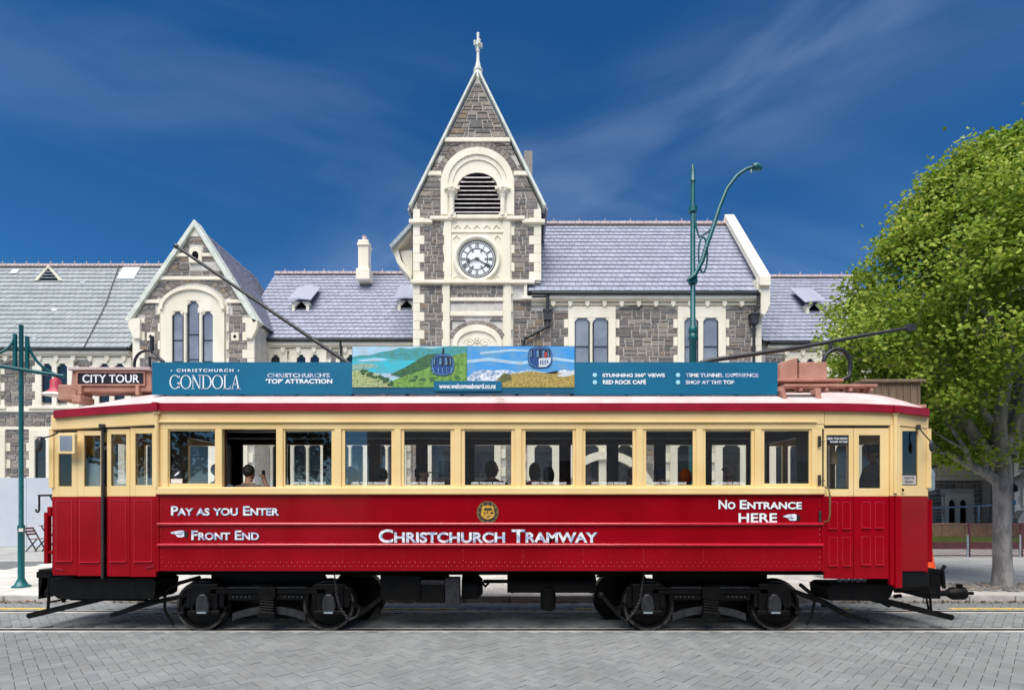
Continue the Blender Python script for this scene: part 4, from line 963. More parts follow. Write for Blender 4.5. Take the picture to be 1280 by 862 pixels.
# ---------------------------------------------------------------- left platform
# corner drain pipe
def pipe(x, y0, y1, r=.03, S=B, matk='cream', d=.03, name='drain_pipe'):
    m = MB(); m.tube([S(x, y0, d), S(x, y1, d)], r, 10); m.lathe([(r*1.6, -.03), (r*1.6, .03)], S(x, y0+3, d), 'z', 10); return m.build(name, M[matk], tram, smooth=40)
pipe(198, 512, 610); pipe(1117.5, 513, 616, .028)
lbl = MB(); lbl.slab(LT, [(66,537.5),(195.5,531),(195.5,513),(66,519)], -.05, .03); lbl.build('letterboard', M['cream'], tram, bevel=.008)
MB().slab(LT, [(69,543),(195.5,536),(195.5,532),(69,538.6)], -.05, -.03).build('door_track', M['blackiron'], tram)
def leaf(S, x0, x1, y0, ym, y1, pane, panels, d=0.0, name='door'):
    """door leaf: cream upper frame round one pane, red lower half with raised panels"""
    a, b, c, e = pane; u = MB()
    u.rect(S, x0, y0, a, ym, -.04, d); u.rect(S, b, y0, x1, ym, -.04, d); u.rect(S, a, y0, b, c, -.04, d-.001); u.rect(S, a, e, b, ym, -.04, d-.001)
    o = u.build(name, M['cream'], tram, bevel=.004); MB().rect(S, a-.3, c-.3, b+.3, e+.3, -.026, -.02).build('pane', M['pane'], o)
    MB().rect(S, x0, ym+.1, x1, y1, -.04, d).build('lower_panel', M['red'], o, bevel=.004)
    for p in panels:
        q = MB(); xa, ya, xb, yb = p
        q.slab(S, [(xa,yb),(xb,yb),(xb,ya),(xa,ya)], d-.002, d+.004); f_ = q.build('panel_field', M['red'], o)
        q = MB(); t = .8
        q.rect(S, xa-t, ya-t, xb+t, ya, d-.002, d+.010); q.rect(S, xa-t, yb, xb+t, yb+t*1.3, d-.002, d+.022); q.rect(S, xa-t, ya, xa, yb, d-.002, d+.009); q.rect(S, xb, ya, xb+t, yb, d-.002, d+.009); q.build('panel_moulding', M['redgloss'], o, bevel=.004)
    return o
leaf(LT, 162.6, 194.6, 534.5, 620, 720.5, (169,190,541.5,606), [(168.5,625,190,701)], 0)
leaf(LT, 133.5, 162.2, 536, 620, 720, (138.5,157.5,542.5,607), [(138,625,157.5,701)], 0)
leaf(LT, 96.5, 127.5, 538, 620.3, 719.5, (105,125.5,544,607.5), [(100.5,626,124,701.5)], 0)
leaf(LT, 66, 96.2, 540, 620.5, 718.5, (73,89.5,545,607.5), [(71,626,90,700.5)], 0)
gp_ = MB(); gp_.tube([LT(130.5, 531, .03), LT(130.5, 722, .03)], .02, 8); gp_.lathe([(.05,-.02),(.05,.03)], LT(130.5, 533, .03), 'z', 8); gp_.build('grab_pole', M['blackiron'], tram, smooth=40)
scf = MB(); scf.slab(LT, [(69,709),(80,711),(80,713),(69,711)], .0, .012); scf.slab(LT, [(182,708),(193,706),(193,708),(182,710)], .0, .012); scf.build('kick_strip', M['redtrim'], tram)
# mirrors
mr = MB(); mr.rect(LT, 83.5, 543, 104.5, 568, .10, .15); o = mr.build('signal_box', M['cream'], tram, bevel=.008); MB().rect(LT, 86.5, 546, 101.5, 564.5, .148, .153).build('screen', M['bluewin'], o)
mr = MB(); mr.tube([LT(79,538,.02), LT(75,545,.12), LT(66,550,.18)], .012, 6); p = LT(63.5,557,.18); mr.ball((p.x, p.y, p.z), (.05,.03,.11)); mr.build('driver_mirror', M['blackiron'], tram, smooth=60)
mr = MB(); mr.tube([RT(1145,533,.03), RT(1148,545,.10), RT(1152,553,.14)], .010, 6); p = RT(1152.5,558,.14); mr.ball((p.x, p.y, p.z), (.035,.025,.09)); mr.build('driver_mirror', M['blackiron'], tram, smooth=60)
mr = MB(); mr.tube([RT(1145.5,531,.03), RT(1145.5,537,.03)], .03, 8); mr.build('mirror_bracket', M['blackiron'], tram)
# nose walls, both ends
for E, sgn in ((ends, -1), (endr, 1)):
    yb_, zt0 = (.90, 2.07)
    nz = MB(); nu = MB(); nl = MB()
    for (xa, ya), (xb, yb2) in zip(E, E[1:]):
        for mb_, z0, z1 in ((nz, .92, 2.07), (nl, 2.07, 2.26), (nl, 3.04, 3.30)):
            t = .05*sgn; mb_.loft([(xa-t, ya, z0), (xb-t, yb2, z0), (xb, yb2, z0), (xa, ya, z0)], [(xa-t, ya, z1), (xb-t, yb2, z1), (xb, yb2, z1), (xa, ya, z1)])
        nu.loft([(xa-.02*sgn, ya, 2.26), (xb-.02*sgn, yb2, 2.26), (xb-.026*sgn, yb2, 2.26), (xa-.026*sgn, ya, 2.26)], [(xa-.02*sgn, ya, 3.04), (xb-.02*sgn, yb2, 3.04), (xb-.026*sgn, yb2, 3.04), (xa-.026*sgn, ya, 3.04)])
    nz.build('end_panel', M['red'], tram); en = nl.build('end_frame', M['cream'], tram); nu.build('pane', M['pane'], en)
    for (xa, ya) in E[1:4:2]+E[:1]+E[4:]: MB().box(xa-.035, xa+.035, ya-.02 if ya < YC else ya-.05, ya+.05 if ya < YC else ya+.02, 2.2, 3.1).build('corner_post', M['cream'], tram)
# far-side platform walls
for (xa, ya), (xb, yb2) in (((XL, YO), ends[4]), ((XR, YO), (XD, YO)), ((XD, YO), endr[4])):
    for k, z0, z1 in (('red', .9, 2.07), ('cream', 2.07, 2.25), ('cream', 3.05, 3.33)):
        MB().loft([(xa, ya-.05, z0), (xb, yb2-.05, z0), (xb, yb2, z0), (xa, ya, z0)], [(xa, ya-.05, z1), (xb, yb2-.05, z1), (xb, yb2, z1), (xa, ya, z1)]).build('far_panel', M[k], tram)
    for t in (.02, .5, .96): x_ = xa+(xb-xa)*t; y_ = ya+(yb2-ya)*t; MB().box(x_-.05, x_+.05, y_-.052, y_-.002, 2.25, 3.05).build('far_post', M['cream'], tram)
# ---------------------------------------------------------------- right platform
MB().rect(B, 1030.5, 513.2, 1121, 531.5, -.05, .010).build('letterboard', M['cream'], tram, bevel=.008)
MB().rect(B, 1031, 531.6, 1112, 534.5, -.06, -.03).build('door_track', M['blackiron'], tram)
leaf(B, 1030.8, 1067.3, 534.6, 620, 723, (1034,1061.8,543.5,611), [(1037,628,1046.5,660),(1054,628,1063,660),(1037,672,1046.5,706),(1054,672,1063,706)], -.012)
leaf(B, 1067.9, 1112, 534.6, 620, 723, (1074.5,1101,543.5,610), [(1078,628,1088,659),(1095,628,1104.5,659),(1078,671,1088,705),(1095,671,1104.5,705)], -.012)
ps = MB(); ps.rect(B, 1112.2, 531.7, 1124, 619.8, -.05, .02); ps.build('door_post', M['cream'], tram, bevel=.008)
ps = MB(); ps.rect(B, 1112.2, 620, 1117, 731, -.05, .02); ps.rect(B, 1117, 620, 1125.5, 734, -.05, .045); ps.build('door_post', M['red'], tram, bevel=.012)
re = MB(); re.slab(RT, [(1121.2,513.4),(1159.5,518),(1159.5,535.5),(1121.2,531.7)], -.05, .012); re.build('letterboard', M['cream'], tram, bevel=.006)
o = leaf(RT, 1124.2, 1159.5, 533.5, 619.8, 713.5, (1128,1147.5,538.5,606.5), [], 0, 'corner_panel')
nt = MB(); nt.rect(RT, 1129, 594, 1146, 605, -.018, -.012); nt.build('notice', M['louvre'], o)
rg2 = MB(); rg2.lathe([(.045,0),(.045,-.012),(.03,-.012),(.03,0)], RT(1127.5,612.5,0), 'y', 14); rg2.build('lamp_socket', M['cream'], o)
hg = MB()
for y in (551.5, 600):
    hg.rect(B, 1021.6, y-6.5, 1024, y+6.5, 0, .05); hg.tube([B(1022.8, y+.5, .04), B(1028.5, y+.5, .05)], .010, 6)
hg.tube([B(1024, 638, .02), B(1024, 652, .02)], .018, 6)
hg.build('door_hinge', M['blackiron'], tram)
hd_ = MB(); hd_.tube([B(1029,608,.02), B(1032,611,.08), B(1033,620,.09), B(1033,642,.09), B(1032,650,.08), B(1029.5,652,.02)], .013, 8); hd_.build('door_handrail', M['bronze'], tram, smooth=60)
# red lifeguard boards and hooks on the two noses
lg = MB(); p = Vector((ends[1][0]-.02, 8.45, 0)); S_ = plane(8.45); lg.rect(S_, 56.5, 640, 61.5, 704, -.05, .03); lg.rect(S_, 60, 633, 65, 645, -.05, .02); lg.rect(S_, 60, 688, 66, 692, -.05, .02); lg.build('ladder_board', M['red'], tram, bevel=.01)
hk = MB(); hk.tube([S_(66,618.5), S_(48,619)], .018, 6); hk.tube([S_(49,619), S_(49,637), S_(47.5,640), S_(45.5,639.5), S_(45,636)], .014, 6); hk.tube([S_(62,618), S_(66,626)], .012, 6); hk.build('hook_bracket', M['blackiron'], tram, smooth=60)
lg = MB(); S_ = plane(8.45); lg.rect(S_, 1155, 624, 1164, 702, -.05, .03); lg.build('ladder_board', M['red'], tram, bevel=.01)
sg_ = MB(); sg_.tube([S_(1160,520), S_(1160,640)], .012, 6); sg_.build('pole_rope', M['bronze'], tram)
hw_ = MB(); hw_.slab(S_, [(1158,589),(1163,586),(1166,592),(1166,612),(1158,615)], -.06, .05); hw_.build('headlamp_hood', M['galv'], tram, bevel=.01)
MB().rect(S_, 1157, 613.5, 1166, 618, -.06, .06).build('lamp_bracket', M['blackiron'], tram)
# ---------------------------------------------------------------- roof: stations along the car
st_ = []
def hwid(x):
    if x < XL: t = (XL-x)/(XL+7.18); return 1.13-.16*t-(.9*max(0, t-.86)/.14 if t > .86 else 0)
    if x > XD: t = (x-XD)/(6.66-XD); return 1.13-.22*t-(.85*max(0, t-.62)/.38 if t > .62 else 0)
    return 1.13
def gz(x):
    if x < XL: t = (XL-x)/(XL+7.18); return 3.435-.105*t**1.2
    if x > XR: t = (x-XR)/(6.66-XR); return 3.435-.085*t**1.6
    return 3.435
def crown(x):
    if x < XL+.3: t = min(1, (XL+.3-x)/(XL+.3+7.18)); return .34*max(0, 1-t**2.6)+.02
    if x > XR+.2: t = min(1, (x-XR-.2)/(6.66-XR-.2)); return .36*max(0, 1-t**4.0)+.02
    return .36
xs_ = [-7.17+i*.094 for i in range(21)]+[XL+.3+i*(XR-XL-.4)/14 for i in range(15)]+[XR+.2+i*(6.64-XR-.2)/24 for i in range(25)]
NS = 20; rf = MB(); rings = []
for x in xs_:
    w = hwid(x); rings.append([(x, YC-w+2*w*j/NS, gz(x)+crown(x)*(1-abs(2*j/NS-1)**2.6)) for j in range(NS+1)])
o0 = len(rf.v)
for g_ in rings: rf.v += g_
n = NS+1
for i in range(len(rings)-1):
    for j in range(NS): rf.f.append((i*n+j, (i+1)*n+j, (i+1)*n+j+1, i*n+j+1)); rf.m.append(0)
roof = rf.build('roof', M['roof'], tram, smooth=50)
gu = MB()
path = [(x, YC-hwid(x), gz(x)) for x in xs_]+[(x, YC+hwid(x), gz(x)) for x in reversed(xs_)]
for i in range(len(path)):
    a = Vector(path[i]); b = Vector(path[(i+1) % len(path)]); ca = Vector((-.3, YC, 0)); 
    def off(p, k): q = Vector((p.x*.0, p.y-YC, 0)); q = q.normalized() if q.length > 1e-3 else Vector((0, 0, 0)); return q*k
    gu.loft([a+off(a,.05)+Vector((0,0,.012)), a+off(a,.05)+Vector((0,0,-.10)), a-off(a,.06)+Vector((0,0,-.10)), a-off(a,.06)+Vector((0,0,.012))], [b+off(b,.05)+Vector((0,0,.012)), b+off(b,.05)+Vector((0,0,-.10)), b-off(b,.06)+Vector((0,0,-.10)), b-off(b,.06)+Vector((0,0,.012))], False, False)
gu.build('gutter_band', M['redtrim'], tram, smooth=30)
dr = MB(); dr.rect(B, 194.5, 503.5, 201.5, 514.5, -.05, .10); dr.rect(B, 1113.5, 508, 1121, 516.5, -.05, .10); dr.build('gutter_outlet', M['redtrim'], tram, bevel=.01)
# roof furniture: destination box
DS = plane(8.62)
db = MB(); db.slab(DS, [(88,485),(90,461.5),(188.5,461.5),(189.5,489),(100,490)], -.34, 0); dbo = db.build('destination_box', M['pink'], tram, bevel=.015)
tp = MB(); tp.rect(DS, 88, 459.5, 190, 463.2, -.4, .05); tp.build('box_lid', M['roof'], dbo, bevel=.008)
fr_ = MB(); fr_.rect(DS, 97, 464.5, 182.5, 466.2, 0, .03); fr_.rect(DS, 97, 480.3, 182.5, 482, 0, .03); fr_.rect(DS, 97, 466.2, 98.6, 480.3, 0, .03); fr_.rect(DS, 181, 466.2, 182.5, 480.3, 0, .03); fr_.build('sign_frame', M['pink'], dbo)
MB().rect(DS, 98.5, 466, 181.2, 480.4, 0, .012).build('sign_face', M['black'], dbo)
MB().rect(DS, 99, 482, 104, 494, -.2, .04).build('box_bracket', M['pink'], dbo, bevel=.01); MB().rect(plane(8.5), 92, 494.5, 103, 503, -.25, .04).build('box_bracket', M['pink'], dbo, bevel=.01); MB().rect(DS, 171, 482, 175.5, 494, -.2, .04).build('box_bracket', M['pink'], dbo, bevel=.01)
MB().rect(plane(9.05), 75, 481, 98, 501, -.3, .05).build('rear_box', M['pink'], tram, bevel=.02)
# right end: walkway boards, lockers, rear destination box
wk = MB(); WS = plane(8.75)
wk.rect(WS, 955, 474.5, 1050, 478, -1.0, .1); wk.build('roof_walkway', M['pink'], tram, bevel=.006)
wk = MB(); WS2 = plane(8.45)
for k, yq in enumerate((0, .16, .32)): p = WS2(978, 482, -yq); q = WS2(1094, 482, -yq); wk.box(p.x, q.x, p.y-.06, p.y+.06, p.z-.02, p.z+.015)
wk.build('roof_walkway', M['pink'], tram, bevel=.005)
for x in (1000, 1032, 1062, 1088): MB().rect(WS2, x-2, 482, x+2, 489, -.35, .04).build('walkway_bracket', M['pink'], tram, bevel=.006)
for pp in ([(973,488),(978,484),(984,503),(979,503)], [(1017,486),(1024,486),(1025,504),(1019,503)]): MB().slab(plane(8.2), pp, -.1, .05).build('walkway_bracket', M['pink'], tram, bevel=.006)
tr_ = MB(); tr_.tube([plane(8.2)(983,494), plane(8.2)(1018,494)], .015, 6); tr_.build('step_rod', M['blackiron'], tram)
lk = MB(); KS = plane(8.85); lk.slab(KS, [(975,474.3),(975,454.5),(977,452.5),(996,446.5),(997,448),(997,474.3)], -.4, .0); lk.build('roof_locker', M['pink'], tram, bevel=.012)
lk = MB(); lk.rect(KS, 998.5, 452.5, 1033, 474.3, -.4, .02); lk.build('roof_locker', M['pink'], tram, bevel=.012)
lk = MB(); BS = plane(8.95); lk.rect(BS, 1078, 477, 1151, 508, -.35, .0); rbx = lk.build('rear_destination_box', M['brownbox'], tram, bevel=.01); MB().rect(BS, 1075, 474.5, 1154, 478.2, -.4, .06).build('box_lid', M['brownbox'], rbx, bevel=.01)
rb_ = MB()
for x in range(1084, 1150, 9): rb_.rect(BS, x, 479, x+1.2, 507, -.01, .015)
rb_.build('box_batten', M['brownbox'], rbx); MB().rect(plane(8.8), 1128, 506, 1155, 509.5, -.2, .05).build('box_shelf', M['pink'], tram)
# trolley poles
CS = plane(YC)
tp_ = MB(); tp_.tube([CS(462,470), CS(428,449), CS(222,309)], [.04,.036,.026], 10); tp_.tube([CS(222,309), CS(219,307)], .04, 8)
tpo = tp_.build('trolley_pole', M['blackiron'], tram, smooth=50)
tb = MB(); tb.lathe([(.28,-.05),(.28,.05),(.14,.1),(.14,.3),(.2,.34),(.12,.42)], CS(470,487), 'z', 14); tb.build('pole_base', M['blackiron'], tpo, smooth=40)
tp_ = MB(); tp_.tube([CS(845,462), CS(890,450), CS(1000,434), CS(1080,419), CS(1134,410)], [.045,.04,.036,.03,.026], 10); p = CS(1137,409); tp_.box(p.x-.06, p.x+.08, p.y-.03, p.y+.03, p.z-.06, p.z+.05)
tpo = tp_.build('trolley_pole', M['blackiron'], tram, smooth=50); tb = MB(); tb.lathe([(.28,-.05),(.28,.05),(.14,.1),(.14,.3),(.2,.34),(.12,.42)], CS(835,487), 'z', 14); tb.build('pole_base', M['blackiron'], tpo, smooth=40)
hp = MB(); hp.tube([CS(x, y) for x, y in [(1031,478)]+arc(1046, 456, 17, 20, 170, -10, 12)+[(1062,470),(1050,476)]], .035, 8); hp.tube([CS(1038,428), CS(1038,437)], .03, 6); hp.build('pole_hoop', M['iron2'], tram, smooth=60)
hp = MB(); HS = plane(8.75); hp.tube([HS(168,470)]+[HS(x, y) for x, y in arc(184, 455, 16, 17, 175, 30, 10)]+[HS(205,452)], .022, 8); hp.tube([HS(188,466), HS(187,446), HS(202,451)], .022, 8); p = HS(190,424); hp.tube([HS(190,420), HS(190,440)], .03, 8); hp.build('pole_hoop', M['iron2'], tram, smooth=60)
# ---------------------------------------------------------------- underframe
uf = MB()
uf.box(X0, X1, YB+.12, YB+.22, .93, 1.09); uf.box(X0, X1, YO-.22, YO-.12, .93, 1.09); uf.box(X0-1.4, X1+1.4, YC-.35, YC-.22, .80, 1.09); uf.box(X0-1.4, X1+1.4, YC+.22, YC+.35, .80, 1.09)
for k in range(10): xx = X0+.2+k*(X1-X0-.4)/9; uf.box(xx-.05, xx+.05, YB+.2, YO-.2, .95, 1.085)
uf.build('underframe', M['under'], tram)
US = plane(8.25)
def ubox(name, x0, y0, x1, y1, d0, d1, matk='under', S=US, bevel=.02): m = MB(); m.rect(S, x0, y0, x1, y1, d0, d1); return m.build(name, M[matk], tram, bevel=bevel)
ubox('equipment_box', 475, 718, 526, 750, -.7, 0); ubox('equipment_box', 526.5, 727, 556, 752, -.6, .02); ubox('equipment_lid', 526, 724, 556.5, 730, -.6, .035, 'iron2'); ubox('cover_plate', 557, 721, 575, 755, -.1, .06, 'iron2', bevel=.006)
m = MB(); p = US(576,736); q = US(602,736); m.tube([p+Vector((0,.3,0)), Vector((q.x-.08, q.y+.3, q.z)), Vector((q.x, q.y+.3, q.z))], [.2,.2,.12], 16); m.build('motor_compressor', M['under'], tram, smooth=40)
m = MB(); p = US(634,732); q = US(747,732); m.tube([p+Vector((0,.25,0)), q+Vector((0,.25,0))], .145, 20)
for xx in (640, 693, 741): c = US(xx, 732); m.tube([c+Vector((-.015,.25,0)), c+Vector((.015,.25,0))], .153, 20)
m.build('air_tank', M['under'], tram, smooth=40)
m = MB(); c = US(686,752, -.2); m.lathe([(.11,-.15),(.12,-.14),(.12,.2)], (c.x, c.y, c.z), 'z', 16); m.tube([US(603,729,-.25), US(634,729,-.25)], .03, 8); m.tube([US(600,728,-.2), US(606,735,-.2), US(612,728,-.2)], .025, 6); m.build('exhaust_pot', M['under'], tram, smooth=40)
m = MB()
for a, b in (((440,720),(476,718)), ((747,721),(790,716))): m.tube([US(*a, -.1), US(*b, -.1)], .02, 6)
m.build('air_pipe', M['under'], tram)
# bogies
NW = plane(8.42)
def bogie(xw1, xw2):
    m = MB(); BSf = plane(8.2); mid = (xw1+xw2)/2
    m.rect(BSf, xw1+6, 735.5, xw2-6, 742, -.12, 0); m.rect(BSf, xw1+28, 742, xw2-28, 750, -.1, -.02); m.rect(BSf, xw1+10, 733.8, xw2-10, 735.5, -.14, .02)
    bo = m.build('bogie', M['under'], tram, bevel=.01)
    sk_ = MB(); sk_.rect(plane(8.52), xw1+8, 716, xw2-8, 742, -.08, 0); sk_.rect(plane(8.75), xw1+30, 716, xw2-30, 772, -.1, 0); sk_.build('motor_shield', M['under'], bo)
    tm_ = MB(); tm_.rect(BSf, xw1+30, 733.2, xw2-30, 734.6, -.1, .022); tm_.build('frame_flange', M['iron2'], bo)
    for k in range(14): pass
    bl = MB()
    for k in range(5):
        for sx in (-1, 1): bl.lathe([(.018,0),(.018,-.02)], BSf(mid+sx*(22+k*5.2), 745.5, -.01), 'y', 6)
    bl.build('frame_bolts', M['iron2'], bo)
    for xw in (xw1, xw2):
        c = NW(xw, 0); c = Vector((c.x, 8.42, .385))
        for yy in (8.36, 9.80):
            wmb = MB(); wmb.lathe([(.06,-.03),(.14,-.02),(.15,.0),(.30,.01),(.315,-.03),(.385,-.03),(.385,.06),(.41,.075),(.41,.10),(.2,.10)], (c.x, yy, c.z), 'y', 40); wh = wmb.build('wheel', M['under'], bo, smooth=35)
            MB().lathe([(.388,-.035),(.388,.058),(.35,.058),(.35,-.036),(.388,-.035)], (c.x, yy, c.z), 'y', 40, False).build('tyre', M['steel'], wh, smooth=30)
        ax = MB(); ax.tube([(c.x, 8.2, c.z), (c.x, 10.0, c.z)], .06, 10); ax.build('axle', M['under'], bo)
        b = MB(); b.rect(BSf, xw-18, 729, xw+16, 765, -.14, .0); b.rect(BSf, xw-21, 762, xw+19, 768, -.1, .03); b.rect(BSf, xw-24, 733, xw-18, 760, -.12, -.02); b.rect(BSf, xw+16, 733, xw+23, 760, -.12, -.02); ab = b.build('axle_box', M['under'], bo, bevel=.02)
        b = MB(); b.slab(BSf, [(xw-8,766),(xw+7,766),(xw+8,756),(xw+6,746),(xw+2,741),(xw-4,741),(xw-8,747),(xw-9,757)], 0, .07); b.build('box_cover', M['iron2'], ab, bevel=.025)
        b = MB(); b.rect(BSf, xw-6, 763, xw+5, 765, .07, .085); b.build('cover_latch', M['galv'], ab)
    sp_ = MB()
    for dy in (-.05, .07):
        pass
    for k in range(6): sp_.tube([BSf(mid-9, 747+k*3.3, .03), BSf(mid+9, 748.5+k*3.3, .03)], .02, 6)
    sp_.rect(BSf, mid-11, 733, mid+11, 747, -.2, .05); sp_.rect(BSf, mid-9, 747, mid+9, 772, -.2, -.01); sp_.rect(BSf, mid-11, 764, mid+11, 771, -.2, .06); sp_.build('bolster_spring', M['under'], bo, bevel=.01)
    ab_ = MB(); P = [BSf(mid+u*46, 764-9*(1-u*u)+3, -.04) for u in [i/8 for i in range(-8, 9)]]; Qb = [p+Vector((0,0,-.11)) for p in P]
    for i in range(16): ab_.loft([P[i], P[i+1], Qb[i+1], Qb[i]], [p+Vector((0,.05,0)) for p in (P[i], P[i+1], Qb[i+1], Qb[i])])
    ab_.build('arch_bar', M['iron2'], bo)
    mo = MB(); c = NW(mid, 0).x; mo.tube([(c-.62, YC, .5), (c-.1, YC, .5)], .27, 16); mo.tube([(c+.1, YC, .5), (c+.62, YC, .5)], .27, 16); mo.box(c-.16, c+.16, 8.25, 9.99, .45, .72); mo.box(c-.9, c+.9, 8.5, 8.58, .42, .62); mo.build('traction_motor', M['under'], bo)
    gd = MB()
    for xw, s in ((xw1, -1), (xw2, 1)):
        gd.bar(BSf(xw+s*18, 752, -.1), BSf(xw+s*40, 764, -.15), .06, .05); gd.bar(BSf(xw+s*33, 758, -.12), BSf(xw+s*33, 770, -.12), .05, .05); gd.ball(BSf(xw+s*34, 768, -.12), .05)
    gd.build('brake_rigging', M['under'], bo)
    return bo
b1 = bogie(256, 413); b2 = bogie(809, 967)
def chain(pts, n, parent, r=.022):
    m = MB(); P = [Vector(p) for p in pts]; seg = []
    for i in range(n):
        t = i/(n-1)*(len(P)-1); k = min(int(t), len(P)-2); p = P[k].lerp(P[k+1], t-k); d = (P[k+1]-P[k]).normalized(); side_ = Vector((0,1,0)) if i % 2 else d.cross(Vector((0,1,0)))
        m.tube([p+d*r*1.2*math.cos(a)+side_*r*.7*math.sin(a) for a in [j*PI/4 for j in range(9)]], r*.28, 5, False)
    m.build('safety_chain', M['iron2'], parent)
CSf = plane(8.12)
chain([CSf(418,716), CSf(421,745), CSf(425,760), CSf(436,774), CSf(446,770), CSf(449,762)], 34, b1); chain([CSf(805,716), CSf(800,750), CSf(793,765), CSf(782,776), CSf(775,770)], 30, b2)
gm = MB(); gm.bar(CSf(452,766), CSf(476,747), .05, .06); gm.bar(CSf(462,775), CSf(474,760), .04, .05); gm.bar(CSf(752,744), CSf(775,770), .05, .06); gm.ball(CSf(751,743), .05); gm.build('brake_lever', M['under'], tram)
for x0_, x1_ in ((452, 470), (752, 770)): m = MB(); m.slab(plane(9.2), arc((x0_+x1_)/2+(-6 if x0_ < 600 else 6), 745, 26, 30, 0, 360, 20), -.1, .1); m.build('gear_case', M['under'], tram)
# end steps, headstocks and fenders
m = MB(); E1 = tapered((XL, 8.12), (-6.9, 8.26)); m.slab(E1, [(72,748),(62,740),(62,724),(66,722.5),(190,722.5),(195,725),(193,745),(188,748.5)], -.5, 0); m.rect(E1, 66, 722, 192, 723.8, -.3, .03); m.build('platform_step', M['under'], tram, bevel=.015)
m = MB(); HS2 = plane(8.5); m.rect(HS2, 45, 714, 66, 722, -1.2, 0); m.slab(HS2, [(46,722),(66,722),(66,728),(58,744),(54,745),(52,730),(50,748),(46,749)], -1.2, -.02); m.rect(HS2, 49, 711, 70, 715, -1.25, .02); m.build('headstock', M['under'], tram, bevel=.012)
def rod(S, pts, r, name, d=0): m = MB(); m.tube([S(x, y, d) for x, y in pts], r, 8); return m.build(name, M['under'], tram, smooth=50)
FS = plane(8.35)
for yoff in (0, .9):
    m = MB(); v_ = Vector((0, yoff, 0)); m.bar(FS(37,769)+v_, FS(130,747)+v_, .07, .085); m.ball(FS(37.5,768.8)+v_, (.05,.04,.045)); m.build('fender_bar', M['under'], tram)
    m = MB(); m.bar(FS(1082,746)+v_, FS(1189,771)+v_, .07, .085); m.ball(FS(1188.5,771)+v_, (.05,.04,.045)); m.build('fender_bar', M['under'], tram)
MB().bar(FS(38,768.5), FS(38,768.5)+Vector((0,.9,0)), .06, .06).build('fender_crossbar', M['under'], tram); MB().bar(FS(1187,770.5), FS(1187,770.5)+Vector((0,.9,0)), .06, .06).build('fender_crossbar', M['under'], tram)
rod(FS, [(62,722),(60,762)], .02, 'fender_hanger'); rod(FS, [(62,752),(88,747)], .015, 'fender_stay'); rod(FS, [(76,740),(80,752)], .03, 'fender_stay')
rod(FS, [(88,748.5),(185,749.5)], .018, 'step_rail'); rod(FS, [(140,768),(195,752),(240,742)], .035, 'lifeguard_arm'); rod(FS, [(150,765),(170,757),(196,748),(203,738)], .03, 'lifeguard_arm')
rod(FS, [(215,728),(206,745),(206,762),(213,774),(217,781)], .022, 'brake_hose'); rod(FS, [(196,740),(210,736),(225,728),(250,721)], .03, 'brake_rod')
chain([FS(138,770), FS(160,762), FS(190,752)], 18, tram, .03)
m = MB(); m.slab(plane(8.2), [(1036,750),(1034,733),(1040,729.5),(1112,729.5),(1118,733),(1114,745),(1108,751)], -.5, 0); m.rect(plane(8.2), 1038, 728.8, 1114, 730.4, -.3, .04); m.build('platform_step', M['under'], tram, bevel=.015)
gs = MB(); 
for k in range(5): gs.rect(plane(8.3), 1049+k*7.6, 722.5, 1053+k*7.6, 728.6, -.05, 0)
gs.build('step_grille', M['galv'], tram)
m = MB(); m.slab(RT, [(1126,714.2),(1160,713.8),(1163,716),(1163,733),(1126,734)], -.6, -.02); m.build('headstock', M['under'], tram, bevel=.015)
KS2 = plane(8.6)
m = MB(); m.rect(KS2, 1152, 716, 1180, 732, -1.1, 0); m.rect(KS2, 1160, 730, 1176, 748, -.9, 0); m.tube([KS2(1180,735), KS2(1178,712), KS2(1181,706)], .03, 6); m.rect(KS2, 1154, 711, 1176, 716.2, -1.0, .02); m.build('headstock', M['under'], tram, bevel=.01)
KS2 = plane(9.1)
m = MB(); m.tube([KS2(1160,741), KS2(1184,741)], .05, 10); m.tube([KS2(1184,741), KS2(1190,741), KS2(1204,741)], [.06,.11,.11], 12); m.tube([KS2(1204,741), KS2(1216,741)], .03, 8); p = KS2(1199,734); m.lathe([(.03,0),(.05,.03),(.05,.06)], p, 'z', 8); m.build('coupler', M['under'], tram, smooth=40)
rod(FS, [(1118,736),(1158,747),(1162,768)], .016, 'fender_hanger'); rod(FS, [(1118,739),(1170,740)], .016, 'fender_stay'); rod(FS, [(1162,735),(1164,768)], .018, 'fender_hanger'); rod(FS, [(1104,752),(1112,756)], .04, 'fender_pivot'); rod(FS, [(1118,745),(1126,744)], .03, 'fender_stay')
rod(FS, [(990,738),(1030,752),(1062,770)], .04, 'lifeguard_arm'); rod(FS, [(1000,730),(1022,748),(1050,765),(1085,775)], .03, 'lifeguard_arm'); rod(FS, [(1012,740),(1018,752),(1014,772),(1008,780)], .022, 'brake_hose'); rod(FS, [(1030,752),(1030,758)], .04, 'step_bracket')
# ---------------------------------------------------------------- roof advert
AS = plane(8.22)
bd = MB(); bd.rect(AS, 190, 452.5, 440.2, 493, -.03, 0); bd.rect(AS, 718.4, 452.5, 972, 493, -.03, 0); bd.rect(AS, 440.2, 432.5, 718.4, 492, -.03, .004); adv = bd.build('advert_board', M['blue'], tram)
br = MB()
for i in range(12):
    x = 200+i*69; br.slab(AS, [(x,492),(x+6,492),(x+1,498),(x-3,499),(x-3,497),(x,497)], -.06, -.02)
br.build('board_bracket', M['roof'], tram)
br = MB()
for i in range(11): x = 232+i*69; br.rect(AS, x-2.5, 492, x+2.5, 496.5, -.08, -.04)
br.build('board_stay', M['blackiron'], tram)
ty_ = MB()
for i in range(9): p = AS(215+i*90, 455, -.04); ty_.tube([p, (p.x, p.y+.5, 3.72)], .014, 5)
ty_.build('board_strut', M['blackiron'], tram)
